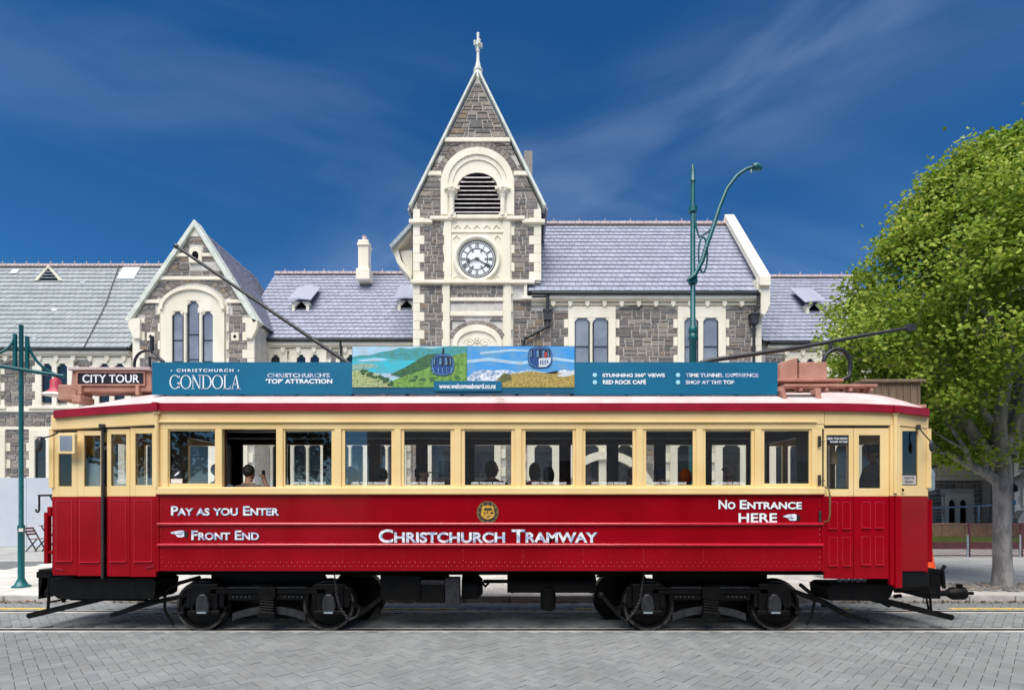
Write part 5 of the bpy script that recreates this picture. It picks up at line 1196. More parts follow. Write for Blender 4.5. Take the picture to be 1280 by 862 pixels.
# ================================================================== lettering
def text(name, s, x0, x1, y0, y1, S, d, mats, parent, bold=.0, caps=0, mirror=False, space=1.0, shadow=None):
    """flat lettering fitted into the pixel box (cap top y0, baseline y1) on surface S"""
    cu = bpy.data.curves.new('t', 'FONT'); cu.body = s; cu.offset = bold; cu.space_character = space; cu.resolution_u = 4
    if caps:
        cu.small_caps_scale = caps
        for i, ch in enumerate(s):
            if ch.islower(): cu.body_format[i].use_small_caps = True
    ob = bpy.data.objects.new('t', cu); COL.objects.link(ob); dg = bpy.context.evaluated_depsgraph_get(); me = bpy.data.meshes.new_from_object(ob.evaluated_get(dg), depsgraph=dg)
    bpy.data.objects.remove(ob); bpy.data.curves.remove(cu)
    vs_ = [v.co.copy() for v in me.vertices]; fs_ = [tuple(p.vertices) for p in me.polygons]; bpy.data.meshes.remove(me)
    u0, u1 = min(v.x for v in vs_), max(v.x for v in vs_); v0, v1 = min(v.y for v in vs_), max(v.y for v in vs_)
    def mk(dx, dy, dd, nm, mt, par):
        m = MB(); m.add([S((x1-(v.x-u0)/(u1-u0)*(x1-x0) if mirror else x0+(v.x-u0)/(u1-u0)*(x1-x0))+dx, y1-(v.y-v0)/(v1-v0)*(y1-y0)+dy, dd) for v in vs_], fs_); return m.build(nm, mt, par, fix=False)
    o = mk(0, 0, d, name, mats, parent)
    if shadow: mk(shadow, shadow*.8, d-.002, 'letter_shadow', M['black'], o)
    return o
SI = M['silver']; kw = dict(caps=.76, bold=.026, shadow=.9)
text('lettering', 'Pay as you Enter'.replace('as you', 'as you'), 214, 349, 632, 644, B, .006, SI, tram, **kw)
text('lettering', 'Front End', 239.5, 324, 662.5, 674.5, B, .006, SI, tram, **kw)
text('lettering', 'Christchurch Tramway', 473.5, 747, 661, 678, B, .006, SI, tram, **kw)
text('lettering', 'No', 898, 919, 624.5, 636, B, .006, M['white'], tram, **kw); text('lettering', 'Entrance', 924.5, 1002, 624.5, 636, B, .006, M['white'], tram, **kw)
text('lettering', 'HERE', 923, 971, 641, 652.5, B, .006, M['white'], tram, bold=.022, shadow=.9)
text('lettering', 'CITY TOUR', 104, 175, 468, 478.5, DS, .016, M['white'], dbo, bold=.02)
def hand(x, y, sgn):
    m = MB(); P = [(-11,-2.5),(-3,-4.2),(3,-4.6),(5.5,-3.8),(5.5,3.2),(1,4.2),(-3,3.6),(-5,1.6),(-4,0.6),(-11,-.6)]
    m.mi = 0; m.slab(B, [(x+sgn*a, y+b) for a, b in P], .002, .006)
    m.mi = 1; m.slab(B, [(x+sgn*a, y+b) for a, b in ((5.6,-4),(9.5,-2.6),(10.5,.5),(9,4.4),(6,4.2))], .002, .0065)
    for k in range(3): m.slab(B, [(x+sgn*(-4+k*2.2), y+.2+k*.3), (x+sgn*(-1.2+k*2), y-.4+k*.3), (x+sgn*(-1+k*2), y+.1+k*.3), (x+sgn*(-3.8+k*2.2), y+.8+k*.3)], .006, .0075)
    m.build('pointing_hand', [M['silver'], M['black']], tram)
hand(225, 667, 1); hand(990, 646.5, 1)
# crest: roundel with garter and shield
cr = MB(); C0 = (609.6, 640)
cr.mi = 1; cr.slab(B, arc(*C0, 13.6, 14.4, 0, 360, 28)[:-1], .001, .006); cr.slab(B, [(595,639.6),(599,636.5),(599,643)], .001, .0065); cr.slab(B, [(624.4,639.6),(620,636.5),(620,643)], .001, .0065)
cr.mi = 2
for a in range(0, 360, 30): x_, y_ = arc(*C0, 11.8, 12.6, a+8, a+22, 1); cr.slab(B, [x_, y_, (C0[0]+(y_[0]-C0[0])*.84, C0[1]+(y_[1]-C0[1])*.84), (C0[0]+(x_[0]-C0[0])*.84, C0[1]+(x_[1]-C0[1])*.84)], .006, .0075)
cr.slab(B, arc(*C0, 9.9, 10.6, 0, 360, 24)[:-1], .006, .0085); cr.mi = 0
cr.slab(B, [(603,631),(606,632),(609.6,630.5),(613,632),(616.2,631),(617.6,637),(618.5,643),(615.5,647),(609.6,649),(603.7,647),(600.8,643),(601.8,637)], .0085, .0105)
cr.mi = 2; cr.slab(B, [(604.5,637.5),(606,634.8),(614,634.4),(615.4,637.5)], .0105, .0115); cr.slab(B, [(604,642),(605,640),(607,640.6),(607,641.8)], .0105, .0115); cr.slab(B, [(613,641.6),(613.4,639.6),(617,639.8),(617,642)], .0105, .0115); cr.slab(B, [(608,645.6),(612.6,644),(613,644.6),(609,647)], .0105, .0115); cr.slab(B, [(609,638),(610.4,638),(610.4,641),(609,641)], .0105, .0115)
cr.build('crest', [M['gold'], M['bronze'], M['clockblack']], tram)
# advert words
WT = M['white']; D_ = .004
def serif_letter(ch):
    """unit-high roman capital as polygons (x to 1*width)"""
    def ring(a0, a1, w=1.0):
        o_ = [(.5*w+.5*w*math.cos(R(a)), .5+.5*math.sin(R(a))) for a in [a0+(a1-a0)*i/24 for i in range(25)]]
        i_ = [(.5*w+(.5*w-.12)*math.cos(R(a)), .5+.455*math.sin(R(a))) for a in [a0+(a1-a0)*i/24 for i in range(25)]]
        return [[o_[k], o_[k+1], i_[k+1], i_[k]] for k in range(24)]
    bx = lambda x0, x1, y0, y1: [(x0,y0),(x1,y0),(x1,y1),(x0,y1)]
    if ch == 'O': return .98, ring(0, 360, .98)
    if ch == 'G': return .95, ring(40, 340, .95)+[bx(.77,.89,.08,.42), bx(.66,.98,.42,.46), [(.84,.78),(.90,.78),(.90,.98),(.87,.98)]]
    if ch == 'N': return .9, [bx(.12,.17,0,1), bx(.73,.78,0,1), [(.05,1),(.22,1),(.78,0),(.70,0)], bx(.02,.28,0,.035), bx(.6,.9,.965,1)]
    if ch == 'D': return .92, [bx(.1,.22,0,1), bx(.0,.4,0,.04), bx(0,.4,.96,1)]+[[(.38+.52*math.cos(R(a)), .5+.5*math.sin(R(a))), (.38+.52*math.cos(R(b)), .5+.5*math.sin(R(b))), (.38+.40*math.cos(R(b)), .5+.46*math.sin(R(b))), (.38+.40*math.cos(R(a)), .5+.46*math.sin(R(a)))] for a, b in [(-90+k*9, -81+k*9) for k in range(20)]]
    if ch == 'L': return .68, [bx(.1,.22,0,1), bx(0,.34,.965,1), bx(0,.62,0,.045), [(.58,0),(.64,0),(.66,.24),(.63,.24)]]
    if ch == 'A': return .88, [[(.10,0),(.15,0),(.46,1),(.42,1)], [(.62,0),(.76,0),(.50,1),(.40,1)], bx(.24,.62,.32,.36), bx(0,.26,0,.035), bx(.52,.88,0,.035)]
gd_ = MB(); tot = sum(serif_letter(c)[0] for c in 'GONDOLA'); x = 0
for c in 'GONDOLA':
    w_, P = serif_letter(c)
    for p in P:
        q = [(212+(x+u)/tot*89, 486-v*17.5) for u, v in p]; gd_.add([AS(a, b, D_) for a, b in q], [tuple(range(len(q)))])
    x += w_
gd_.build('advert_lettering', WT, adv, fix=False)
text('advert_lettering', 'CHRISTCHURCH', 221, 292, 460.8, 464.8, AS, D_, WT, adv, bold=.03, space=1.35)
dt = MB()
for a in (214.6, 298.3): dt.slab(AS, arc(a, 463, .9, .9, 0, 360, 8)[:-1], 0, .004)
for a, b in ((743.5,468.5),(743.5,477.5),(847.5,468.5),(847.5,477.5)): dt.mi = 1; dt.slab(AS, arc(a, b, 2.7, 2.7, 0, 360, 16)[:-1], 0, .004)
dt.build('advert_dot', [WT, M['paleblue']], adv)
text('advert_lettering', "CHRISTCHURCH'S", 334, 412.5, 466.2, 471.6, AS, D_, M['silver'], adv, bold=.03)
text('advert_lettering', "‘TOP’ ATTRACTION", 332, 415.5, 473.3, 479.3, AS, D_, WT, adv, bold=.04)
text('advert_lettering', 'STUNNING 360° VIEWS', 753, 831, 466.4, 471.2, AS, D_, WT, adv, bold=.04)
text('advert_lettering', 'RED ROCK CAFÉ', 753.5, 807.5, 473.6, 480, AS, D_, WT, adv, bold=.04)
text('advert_lettering', 'TIME TUNNEL EXPERIENCE', 857, 948, 466.4, 471.2, AS, D_, M['silver'], adv, bold=.04)
text('advert_lettering', 'SHOP AT THE TOP', 857, 918, 475.2, 480, AS, D_, M['silver'], adv, bold=.04)
# poster print: lake view with cabin, mountain view with cabin
def pm(n, a, b, s=12, lo=.3, hi=.7):
    c = [min(1, v*1.25) for v in hexc(a)]; return mat('print_'+n, c, [v*.8 for v in hexc(b)], s*2.2, .45, lo=lo, hi=hi, detail=10)
PMs = [pm('haze', '9cc4dc', 'c4d9e6', 5), pm('far_hill', '3f95a8', '4f9f8a', 9), pm('lake', '2bb3c9', '5cc3cf', 3), pm('sand', '9ab8a8', '7aa48f', 14), pm('dark_hill', '3f6d43', '2f5738', 14), pm('meadow', '77a04c', '5b8a3c', 10),
       pm('scrub', 'b9c08a', '6f8a55', 22), pm('bush', '2f4f33', '45683c', 26), pm('deep_sky', '2f8bd0', '76b6e4', 2.2, .3, .7), pm('snow', 'e8eef4', '5d93c4', 9), pm('tussock', 'b79f54', '8d7f45', 14), pm('rock', '6b6a3c', '4c5530', 20),
       pm('cabin', '1f4f94', '173a6d', 20), pm('cabin_glass', '6fa6cf', '2c4a70', 24), pm('cabin_dark', '10161f', '1c2836', 20), M['darkteal'], M['blue'], pm('cabin_pale', 'e4e9ee', 'a9b9c9', 30), pm('cloth', 'c23a3a', 'a83232', 10)]
po = MB()
def lay(i, pts, k): pts = [(x_, max(432.8, y_)) for x_, y_ in pts]; po.mi = i; po.slab(AS, pts, .004, .004+.0012*k)
lay(0, [(440.6,484),(583.5,484),(583.5,432.8),(440.6,432.8)], 1); lay(8, [(584,484),(718,484),(718,432.8),(584,432.8)], 1)
lay(15, [(440.4,491.5),(718.2,491.5),(718.2,484.2),(440.4,484.2)], 1)
lay(1, [(440.6,446),(450,444),(462,444),(475,440),(490,438),(500,434.5),(512,436),(525,434),(540,436),(560,433),(583.5,433),(583.5,462),(440.6,452)], 2)
lay(2, [(440.6,449),(470,446),(500,450),(535,451),(520,459),(497,466),(440.6,466)], 3); lay(0, [(446,450),(470,447.5),(486,449),(478,451),(452,452)], 4); lay(3, [(440.6,456),(452,453.5),(466,455),(474,458),(460,461),(440.6,462)], 4)
lay(4, [(488,468),(505,460),(522,450),(534,443),(548,442),(556,446),(566,455),(530,470),(505,472)], 5)
lay(5, [(470,484),(500,472),(530,462),(560,446),(583.5,440),(583.5,484)], 6); lay(6, [(440.6,484),(440.6,463),(452,462),(468,466),(482,474),(492,484)], 7)
rg = random.Random(9)
for k in range(26):
    x = rg.uniform(452, 492); y = 464+(x-452)*.42+rg.uniform(-3, 3); r_ = rg.uniform(1.5, 4); lay(7, [(x+r_*math.cos(a)*rg.uniform(.6,1.2), min(483.8, y-r_*.7*math.sin(a)*rg.uniform(.6,1.2))) for a in [j*PI/4 for j in range(8)]], 8+k*.08)
for k in range(14):
    x = rg.uniform(505, 580); y = rg.uniform(462, 480); r_ = rg.uniform(1, 3); lay(4, [(x+r_*1.6*math.cos(a), y-r_*.5*math.sin(a)) for a in [j*PI/4 for j in range(8)]], 8+k*.08)
def cabin(cx, cy, w, h, pale):
    sup = lambda k, n=20: [(cx+w*.5*k*math.copysign(abs(math.cos(a))**.7, math.cos(a)), cy-h*.5*k*math.copysign(abs(math.sin(a))**.75, math.sin(a))) for a in [j*2*PI/n for j in range(n)]]
    lay(12, sup(1), 12); lay(13, sup(.93), 12.4); lay(12, sup(.87), 12.8)
    for j, s in enumerate((-.40, -.16, .08, .29)):
        wd = .2 if j in (1, 2) else .12
        lay(14, [(cx+s*w,cy-h*.36),(cx+(s+wd)*w,cy-h*.36),(cx+(s+wd*1.05)*w,cy+h*.05),(cx+(s-.01)*w,cy+h*.05)], 13.4); lay(13, [(cx+(s+.02)*w,cy-h*.30),(cx+(s+wd*.5)*w,cy-h*.32),(cx+(s+wd*.6)*w,cy-h*.02),(cx+(s+.015)*w,cy+h*.02)], 14)
    if pale: lay(17, [(cx-w*.05,cy+h*.06),(cx+w*.45,cy+h*.02),(cx+w*.40,cy+h*.3),(cx+w*.25,cy+h*.45),(cx-.05*w,cy+h*.46)], 14); lay(18, [(cx+w*.16,cy-h*.22),(cx+w*.28,cy-h*.22),(cx+w*.28,cy),(cx+w*.16,cy)], 15)
    if pale:
        for j in range(5): x = cx+w*(.0+.07*j); lay(12, [(x,cy+h*(.14+.03*(j%2))),(x+w*.035,cy+h*.14),(x+w*.04,cy+h*(.34-.02*j)),(x,cy+h*.36)], 15)
    else:
        for s in (-.42, -.2, -.02, .16, .36): lay(13, [(cx+s*w,cy+h*.12),(cx+(s+.035)*w,cy+h*.12),(cx+(s+.035)*w,cy+h*.40),(cx+s*w,cy+h*.40)], 15)
    lay(14, [(cx-.04*w,cy-h*.48),(cx+.02*w,cy-h*.8),(cx+.06*w,cy-h*.8),(cx+.05*w,cy-h*.48)], 13)
cabin(553.5, 456, 29, 27, False)
lay(9, [(584,472),(592,465),(604,462),(618,463),(632,462),(645,465),(660,462),(684,466),(705,462),(718,465),(718,476),(584,476)], 2)
lay(0, [(584,450),(610,447),(650,452),(690,446),(718,450),(718,453),(690,450),(650,456),(610,451),(584,454)], 2); lay(0, [(600,440),(640,436),(690,440),(640,439),(600,443)], 2)
lay(10, [(606,484),(622,474),(640,467),(665,464),(690,467),(718,464),(718,484)], 4); lay(11, [(622,474),(630,466),(638,468),(640,475),(630,478)], 5); lay(10, [(660,484),(690,474),(718,472),(718,484)], 5)
lay(17, [(696,470),(706,464),(718,463),(718,468),(706,471)], 4.5); lay(14, [(682,466.5),(694,463.5),(699,464),(694,467)], 6)
cabin(675, 446.5, 31, 27, True)
lay(16, [(544,476.5),(626,476.5),(627.5,478),(627.5,487.5),(626,489),(544,489),(542.5,487.5),(542.5,478)], 17); lay(16, [(546,478),(624,478),(624,487.5),(546,487.5)], 18)
po.build('poster_print', PMs, adv)
text('advert_lettering', 'www.welcomeaboard.co.nz', 549, 620, 479.6, 486, AS, .004+.0012*20, WT, adv, bold=.03)
# small notices on the glass
for i, (a, b) in enumerate(WX):
    if i in (0, 1, 10): continue
    text('window_notice', 'DANGER DO NOT OPEN', a+8, b-8, 602.0, 605.0, B, -.0285, M['white'], tram, mirror=True, bold=.02)
fl = MB(); fl.rect(B, 213.5, 587, 225, 596.5, -.0295, -.028); o = fl.build('fern_sticker', M['black'], tram); MB().slab(B, [(215.5,594.5),(219,591),(223,588.2),(221.5,592),(218,594)], -.028, -.0275).build('fern_mark', M['white'], o); MB().rect(B, 212, 598, 226.5, 603.5, -.0295, -.028).build('fare_notice', M['bellwhite'], tram)
text('window_notice', 'DOOR NOT USED', 1035, 1060, 546.2, 549, B, -.018, M['white'], tram, bold=.02, mirror=True); text('window_notice', 'EXIT BY FRONT', 1038, 1060, 550.5, 553, B, -.018, M['white'], tram, bold=.02, mirror=True)
bg_ = MB(); bg_.rect(B, 1034.2, 544, 1061.6, 554.5, -.0195, -.0185); bg_.build('notice_strip', M['black'], tram)
text('window_notice', 'THANKS FOR', 1131, 1144, 595.4, 598.4, RT, -.0105, M['black'], tram, bold=.02); text('window_notice', 'RIDING', 1132.5, 1142.5, 600.2, 603.2, RT, -.0105, M['black'], tram, bold=.02)
cbx = MB(); p = plane(8.3)(1042, 572); cbx.lathe([(.05,-.1),(.06,-.09),(.06,.09),(.05,.1)], p, 'z', 10); cbx.build('inner_mirror', M['cream'], tram)
# ================================================================== passengers
SK = mat('skin', hexc('c99a80'), hexc('bd8c72'), 8, .55); SK2 = mat('skin_tan', hexc('a9785c'), hexc('9b6b50'), 8, .55)
def cloth(n, h): return mat('cloth_'+n, hexc(h), tuple(c*.75 for c in hexc(h)), 9, .85, bump=.3, bscale=60)
TRS = cloth('trousers', '2c3038')
HB = mat('hair_black', (.012,.01,.009), (.03,.025,.022), 40, .5, bump=.6, bscale=120); HG = mat('hair_grey', hexc('8f8a86'), hexc('6f6a66'), 40, .6, bump=.6, bscale=120); HN = mat('hair_brown', hexc('4a3325'), hexc('382619'), 40, .5, bump=.6, bscale=120)
def limb(m, p, q, r0, r1, k=4):
    p, q = Vector(p), Vector(q); m.tube([p.lerp(q, i/k) for i in range(k+1)], [r0+(r1-r0)*i/k for i in range(k+1)], 12); m.ball(p, r0, 10, 7); m.ball(q, r1, 10, 7)
def head_parts(m, c, yaw, tilt=0):
    rot = Matrix.Rotation(yaw, 4, 'Z') @ Matrix.Rotation(tilt, 4, 'X'); t = lambda p: tuple(Vector(c)+(rot @ Vector(p)))
    n0 = len(m.v); m.ball((0,0,.02), (.076,.094,.105), 16, 12); m.ball((0,.025,-.045), (.058,.066,.068), 14, 9); m.ball((0,.062,-.088), (.026,.026,.022), 8, 6)
    m.tube([(0,.085,.03),(0,.112,-.012),(0,.10,-.028)], [.009,.016,.010], 8); m.ball((0,.11,-.014), .014, 8, 6)
    for s in (-1, 1):
        m.ball((s*.076,-.006,-.005), (.011,.022,.033), 8, 6); m.ball((s*.032,.080,.022), (.014,.012,.010), 8, 6); m.ball((s*.03,.084,.042), (.022,.012,.007), 8, 5); m.ball((s*.036,.066,-.02), (.02,.02,.02), 8, 6)
    m.ball((0,.09,-.05), (.024,.012,.007), 8, 5); m.ball((0,.088,-.060), (.020,.012,.007), 8, 5)
    m.v[n0:] = [t(p) for p in m.v[n0:]]; return rot
def hand_parts(m, wrist, direction, normal, curl=.5, s=1):
    w = Vector(wrist); d = Vector(direction).normalized(); nrm = Vector(normal); nrm = (nrm-d*nrm.dot(d)).normalized(); sd_ = d.cross(nrm)
    limb(m, w, w+d*.075, .026, .030, 2); m.ball(w+d*.05, (.036,.036,.036), 8, 6)
    for k, (o_, L) in enumerate(((-.03,.066),(-.010,.074),(.011,.070),(.031,.055))):
        a = w+d*.082+sd_*o_; b = a+(d*math.cos(curl)+nrm*math.sin(curl))*L*.5; c = b+(d*math.cos(curl*2.2)+nrm*math.sin(curl*2.2))*L*.5; limb(m, a, b, .0098, .009, 2); limb(m, b, c, .009, .008, 2)
    a = w+d*.03-sd_*.034*s; b = a+(d*.7-sd_*.6*s+nrm*.35).normalized()*.042; limb(m, a, b, .012, .011, 2); limb(m, b, b+(d*.9+nrm*.4).normalized()*.03, .011, .009, 2)
def person(label, x, Y, seat, yaw=0, head_yaw=0, shirt=None, hair=HB, skin=None, style='short', arm='lap', stand=False, lean=0, dz=0, tilt=0, vox=.011):
    """body: one continuous remeshed figure facing +Y at yaw 0; hair, hat and held things are children"""
    skin = skin or SK; m = MB(); Hh = (0, .015, .80)
    m.ball((0,0,.09), (.175,.135,.12), 14, 9); m.ball((0,.01,.25), (.155,.115,.17), 14, 9); m.ball((0,-.005,.43), (.175,.115,.18), 14, 9); limb(m, (-.16,-.01,.555), (.16,-.01,.555), .068, .068); limb(m, (-.07,-.01,.60), (.07,-.01,.60), .055, .055)
    limb(m, (0,-.015,.58), (0,.0,.73), .060, .052); head_parts(m, Hh, head_yaw, tilt)
    arms = {-1: [(-.205,-.01,.545), (-.255,.04,.29), (-.13,.27,.17)], 1: [(.205,-.01,.545), (.255,.04,.29), (.13,.27,.17)]}
    if arm == 'phone': arms[1] = [(.205,-.01,.545), (.285,.14,.44), (.165,.17,.70)]
    if stand: arms = {-1: [(-.205,-.01,.545), (-.25,.0,.27), (-.23,.13,.06)], 1: [(.205,-.01,.545), (.25,.06,.28), (.16,.26,.25)]}
    for s in (-1, 1):
        a, b, c = arms[s]; limb(m, a, b, .056, .043); limb(m, b, c, .042, .029); dr_ = Vector(c)-Vector(b); hand_parts(m, c, dr_, (0,.3,-1) if arm != 'phone' or s < 0 else (-1,.3,0), .5 if arm != 'phone' or s < 0 else .75, s)
        if stand: hp_, kn_, an_ = (s*.09,0,.04), (s*.095,.015,-.40), (s*.10,-.01,-.82)
        else: hp_, kn_, an_ = (s*.09,.03,.07), (s*.115,.45,.08), (s*.115,.44,-.36)
        limb(m, hp_, kn_, .085, .060); limb(m, kn_, an_, .058, .040); limb(m, (an_[0],an_[1]-.01,an_[2]-.045), (an_[0],an_[1]+.16,an_[2]-.055), .04, .034)
    mi = Matrix.Translation((x, Y, seat+dz)) @ Matrix.Rotation(yaw, 4, 'Z') @ Matrix.Rotation(lean, 4, 'Y')
    me0 = m.mesh('p', SK); ob = bpy.data.objects.new('p', me0); COL.objects.link(ob); md = ob.modifiers.new('r', 'REMESH'); md.mode = 'VOXEL'; md.voxel_size = vox; md.use_smooth_shade = True
    sm_ = ob.modifiers.new('s', 'SMOOTH'); sm_.factor = .5; sm_.iterations = 2
    dg = bpy.context.evaluated_depsgraph_get(); me = bpy.data.meshes.new_from_object(ob.evaluated_get(dg), depsgraph=dg); bpy.data.objects.remove(ob)
    me.materials.clear()
    for k in (skin, shirt, TRS): me.materials.append(k)
    wr = [Vector(arms[s][2]) for s in (-1, 1)]; el = [Vector(arms[s][1]) for s in (-1, 1)]; idx = []
    for p in me.polygons:
        c = p.center; k = 1
        if c.z > .645 and abs(c.x) < .125 and not (arm == 'phone' and c.x > .10 and c.y > .1): k = 0
        elif any((c-w).length < .115 and (c-e).length > (w-e).length-.03 for w, e in zip(wr, el)) : k = 0
        elif arm == 'phone' and c.x > .12 and c.y > .1 and c.z > .46: k = 0
        elif c.z < .10 and (c.z < -.02 or c.y > .10 or stand): k = 2
        idx.append(k)
    me.polygons.foreach_set('material_index', idx); me.transform(mi); me.update()
    o = put('person', me); tag(o, label, 'person', 'tram passengers' if not stand else None)
    hm_ = MB(); rot = Matrix.Rotation(head_yaw, 4, 'Z') @ Matrix.Rotation(tilt, 4, 'X'); T_ = mi @ Matrix.Translation(Hh) @ rot
    if style in ('short', 'long', 'hood'):
        bm = bmesh.new(); bmesh.ops.create_icosphere(bm, subdivisions=4, radius=1); 
        for v in bm.verts:
            q = v.co; r_ = Vector((.087, .103, .112)); z_ = q.z; p = Vector((q.x*r_.x, q.y*r_.y-.014, q.z*r_.z+.028))
            if q.y > .35 and q.z < .42: p *= .72                       # open face
            if style != 'short' and q.z < 0 and q.y < .45: p.z -= (.07 if style == 'hood' else .10)*(-q.z); p.x *= 1.08
            if style == 'short' and q.z < -.3: p = Vector((p.x*.86, p.y*.93, p.z*.8))
            v.co = p*(1+.035*noise.noise(p*45)+.02*noise.noise(p*110))
        me2 = bpy.data.meshes.new('hair'); bm.to_mesh(me2); bm.free(); me2.materials.append(hair); me2.polygons.foreach_set('use_smooth', [True]*len(me2.polygons)); me2.transform(T_); put('hair' if style != 'hood' else 'hood', me2, o)
    if style in ('cap', 'flat', 'hat'):
        hm_.ball((0,-.012,.055), (.088,.106,.075), 16, 8); hm_.ball((0,-.03,-.005), (.080,.085,.07), 14, 8)
        if style == 'cap': hm_.ball((0,.125,.035), (.062,.075,.010), 14, 6)
        if style == 'hat': hm_.lathe([(.15,.06),(.15,.068),(.09,.075),(.086,.15),(.05,.165)], (0,-.005,0), 'z', 20)
        if style == 'flat': hm_.ball((0,.02,.085), (.105,.135,.035), 16, 7)
        me2 = hm_.mesh('hat', hair, smooth=60); me2.transform(T_); put('hat', me2, o)
    if arm == 'phone':
        ph = MB(); w = Vector(arms[1][2]); ph.box(w.x-.05, w.x+.0, w.y+.02, w.y+.032, w.z+.03, w.z+.16); me2 = ph.mesh('phone', M['black']); me2.transform(mi); tag(put('phone', me2), 'black phone held up by passenger in the open tram window', 'phone')
    return o
def px_person(label, px, Y, **k):
    return person(label, (px-CX)/F*Y, Y, 1.635, **k)
N1 = 8.40
px_person('passenger in pale blue shirt behind first window post of tram', 273, N1, head_yaw=-1.25, shirt=cloth('pale_blue', 'b9cfe0'), hair=HN, style='short', dz=.02)
px_person('black haired passenger in tan top taking photo through open tram window', 311, 8.42, head_yaw=-.1, shirt=cloth('tan', '8f7b6c'), style='short', arm='phone', vox=.0085)
px_person('grey haired passenger at left edge of fourth tram window', 437, N1, head_yaw=-.7, shirt=cloth('slate', '5d6670'), hair=HG, style='short', lean=.04, dz=-.03)
px_person('dark haired passenger at right side of fourth tram window', 478, 8.9, head_yaw=.2, shirt=cloth('olive', '44493d'), style='short', dz=-.03)
px_person('passenger with dark peaked cap in fifth tram window', 527, 8.45, head_yaw=-1.4, shirt=cloth('char', '25282d'), hair=cloth('cap', '1d1b1c'), style='cap', dz=-.02)
px_person('passenger in black jacket looking right in sixth tram window', 615, 8.36, head_yaw=-1.1, shirt=cloth('blackjacket', '1b1d22'), style='long', skin=SK2, dz=.06)
px_person('passenger in pink top at left of seventh tram window', 668, N1, head_yaw=.3, shirt=cloth('pink', 'c05a78'), style='long', hair=HN, dz=.03)
px_person('small dark haired passenger beside pink top in seventh window', 686, 8.62, head_yaw=-.2, shirt=cloth('dark', '2b2a2e'), style='long', dz=-.02)
px_person('passenger mostly hidden at right edge of eighth tram window', 790, 8.5, head_yaw=.4, shirt=cloth('brown', '4b3d35'), hair=HN, style='short', dz=-.03)
px_person('passenger in navy cap at left edge of ninth tram window', 826, 8.9, head_yaw=-.5, shirt=cloth('navy', '27324d'), hair=cloth('navycap', '2b3f7a'), style='cap', dz=0)
px_person('passenger in bright orange jacket in ninth tram window', 858, 8.36, head_yaw=-1.2, shirt=cloth('orange', 'f06a1c'), hair=cloth('orangehat', 'ee671b'), style='hood', dz=-.07)
px_person('passenger in grey brown flat cap in tenth tram window', 912, 8.38, head_yaw=0, shirt=cloth('taupe', '6a625c'), hair=cloth('tweed', '8b7a72'), style='flat', skin=SK, dz=-.02)
person('tram driver in peaked hat and pale shirt behind rear platform door', (1092-CX)/F*8.75, 8.75, 1.05+.91, yaw=PI/2, head_yaw=0, shirt=cloth('paleshirt', 'c9ccd2'), hair=cloth('driverhat', '1c1d24'), style='hat', stand=True)
# ================================================================== street furniture
Y1 = 11.8; V = plane(Y1)
lp = thing('street_lamp', 'short green lamp post with red bell shades at far left', 'lamp post', (V(27,733).x, Y1, PZ), 'green street lamp posts')
bx_ = V(26.5,733).x
m = MB(); m.lathe([(.17,0),(.17,.03),(.12,.06),(.09,.12),(.06,.2),(.06,1.25),(.068,1.28),(.068,1.34),(.044,1.38),(.041,5.72),(.05,5.74),(.0,5.76)], (bx_, Y1, PZ), 'z', 16); m.build('pole', M['green'], lp, smooth=35)
zc = V(0,461).z; A1 = Vector((bx_-.95, Y1-.75, zc+.06)); A2 = Vector((bx_+.56, Y1+.42, zc-.06))
m = MB(); m.tube([A1, A2], .045, 10); m.ball(A2, .05); m.build('cross_arm', M['green'], lp, smooth=50)
for e, s in ((A1, -1), (A2, 1)):
    d = (e-Vector((bx_, Y1, zc))).normalized(); c0 = Vector((bx_, Y1, 5.6))+d*.10; pts = []
    for i in range(11): t = i/10; pts.append(c0.lerp(e, t**1.6)+Vector((0, 0, (zc-5.6)*(1-(1-t)**1.9)-((zc-5.6)*t**1.6))))
    m = MB(); m.tube(pts, .028, 8); m.build('curved_brace', M['green'], lp, smooth=60); m = MB(); m.bar(c0+Vector((0,0,.05)), c0+Vector((0,0,-.75)), .05, .06); m.build('brace_plate', M['green'], lp)
    b = e-d*.12
    m = MB(); m.lathe([(.02,.18),(.045,.14),(.09,.12),(.105,.08),(.108,-.08),(.13,-.13),(.20,-.19)], (b.x, b.y, b.z-.22), 'z', 20); sh = m.build('lamp_shade', M['bellred'], lp, smooth=40)
    m = MB(); m.lathe([(.20,-.188),(.26,-.225),(.268,-.245),(.24,-.24),(.1,-.2)], (b.x, b.y, b.z-.22), 'z', 20); m.build('shade_rim', M['bellwhite'], sh, smooth=40)
sm_ = MB(); sm_.rect(plane(Y1-.12), 23.5, 660, 29, 664, 0, .004); sm_.build('pole_sticker', M['bellwhite'], lp)
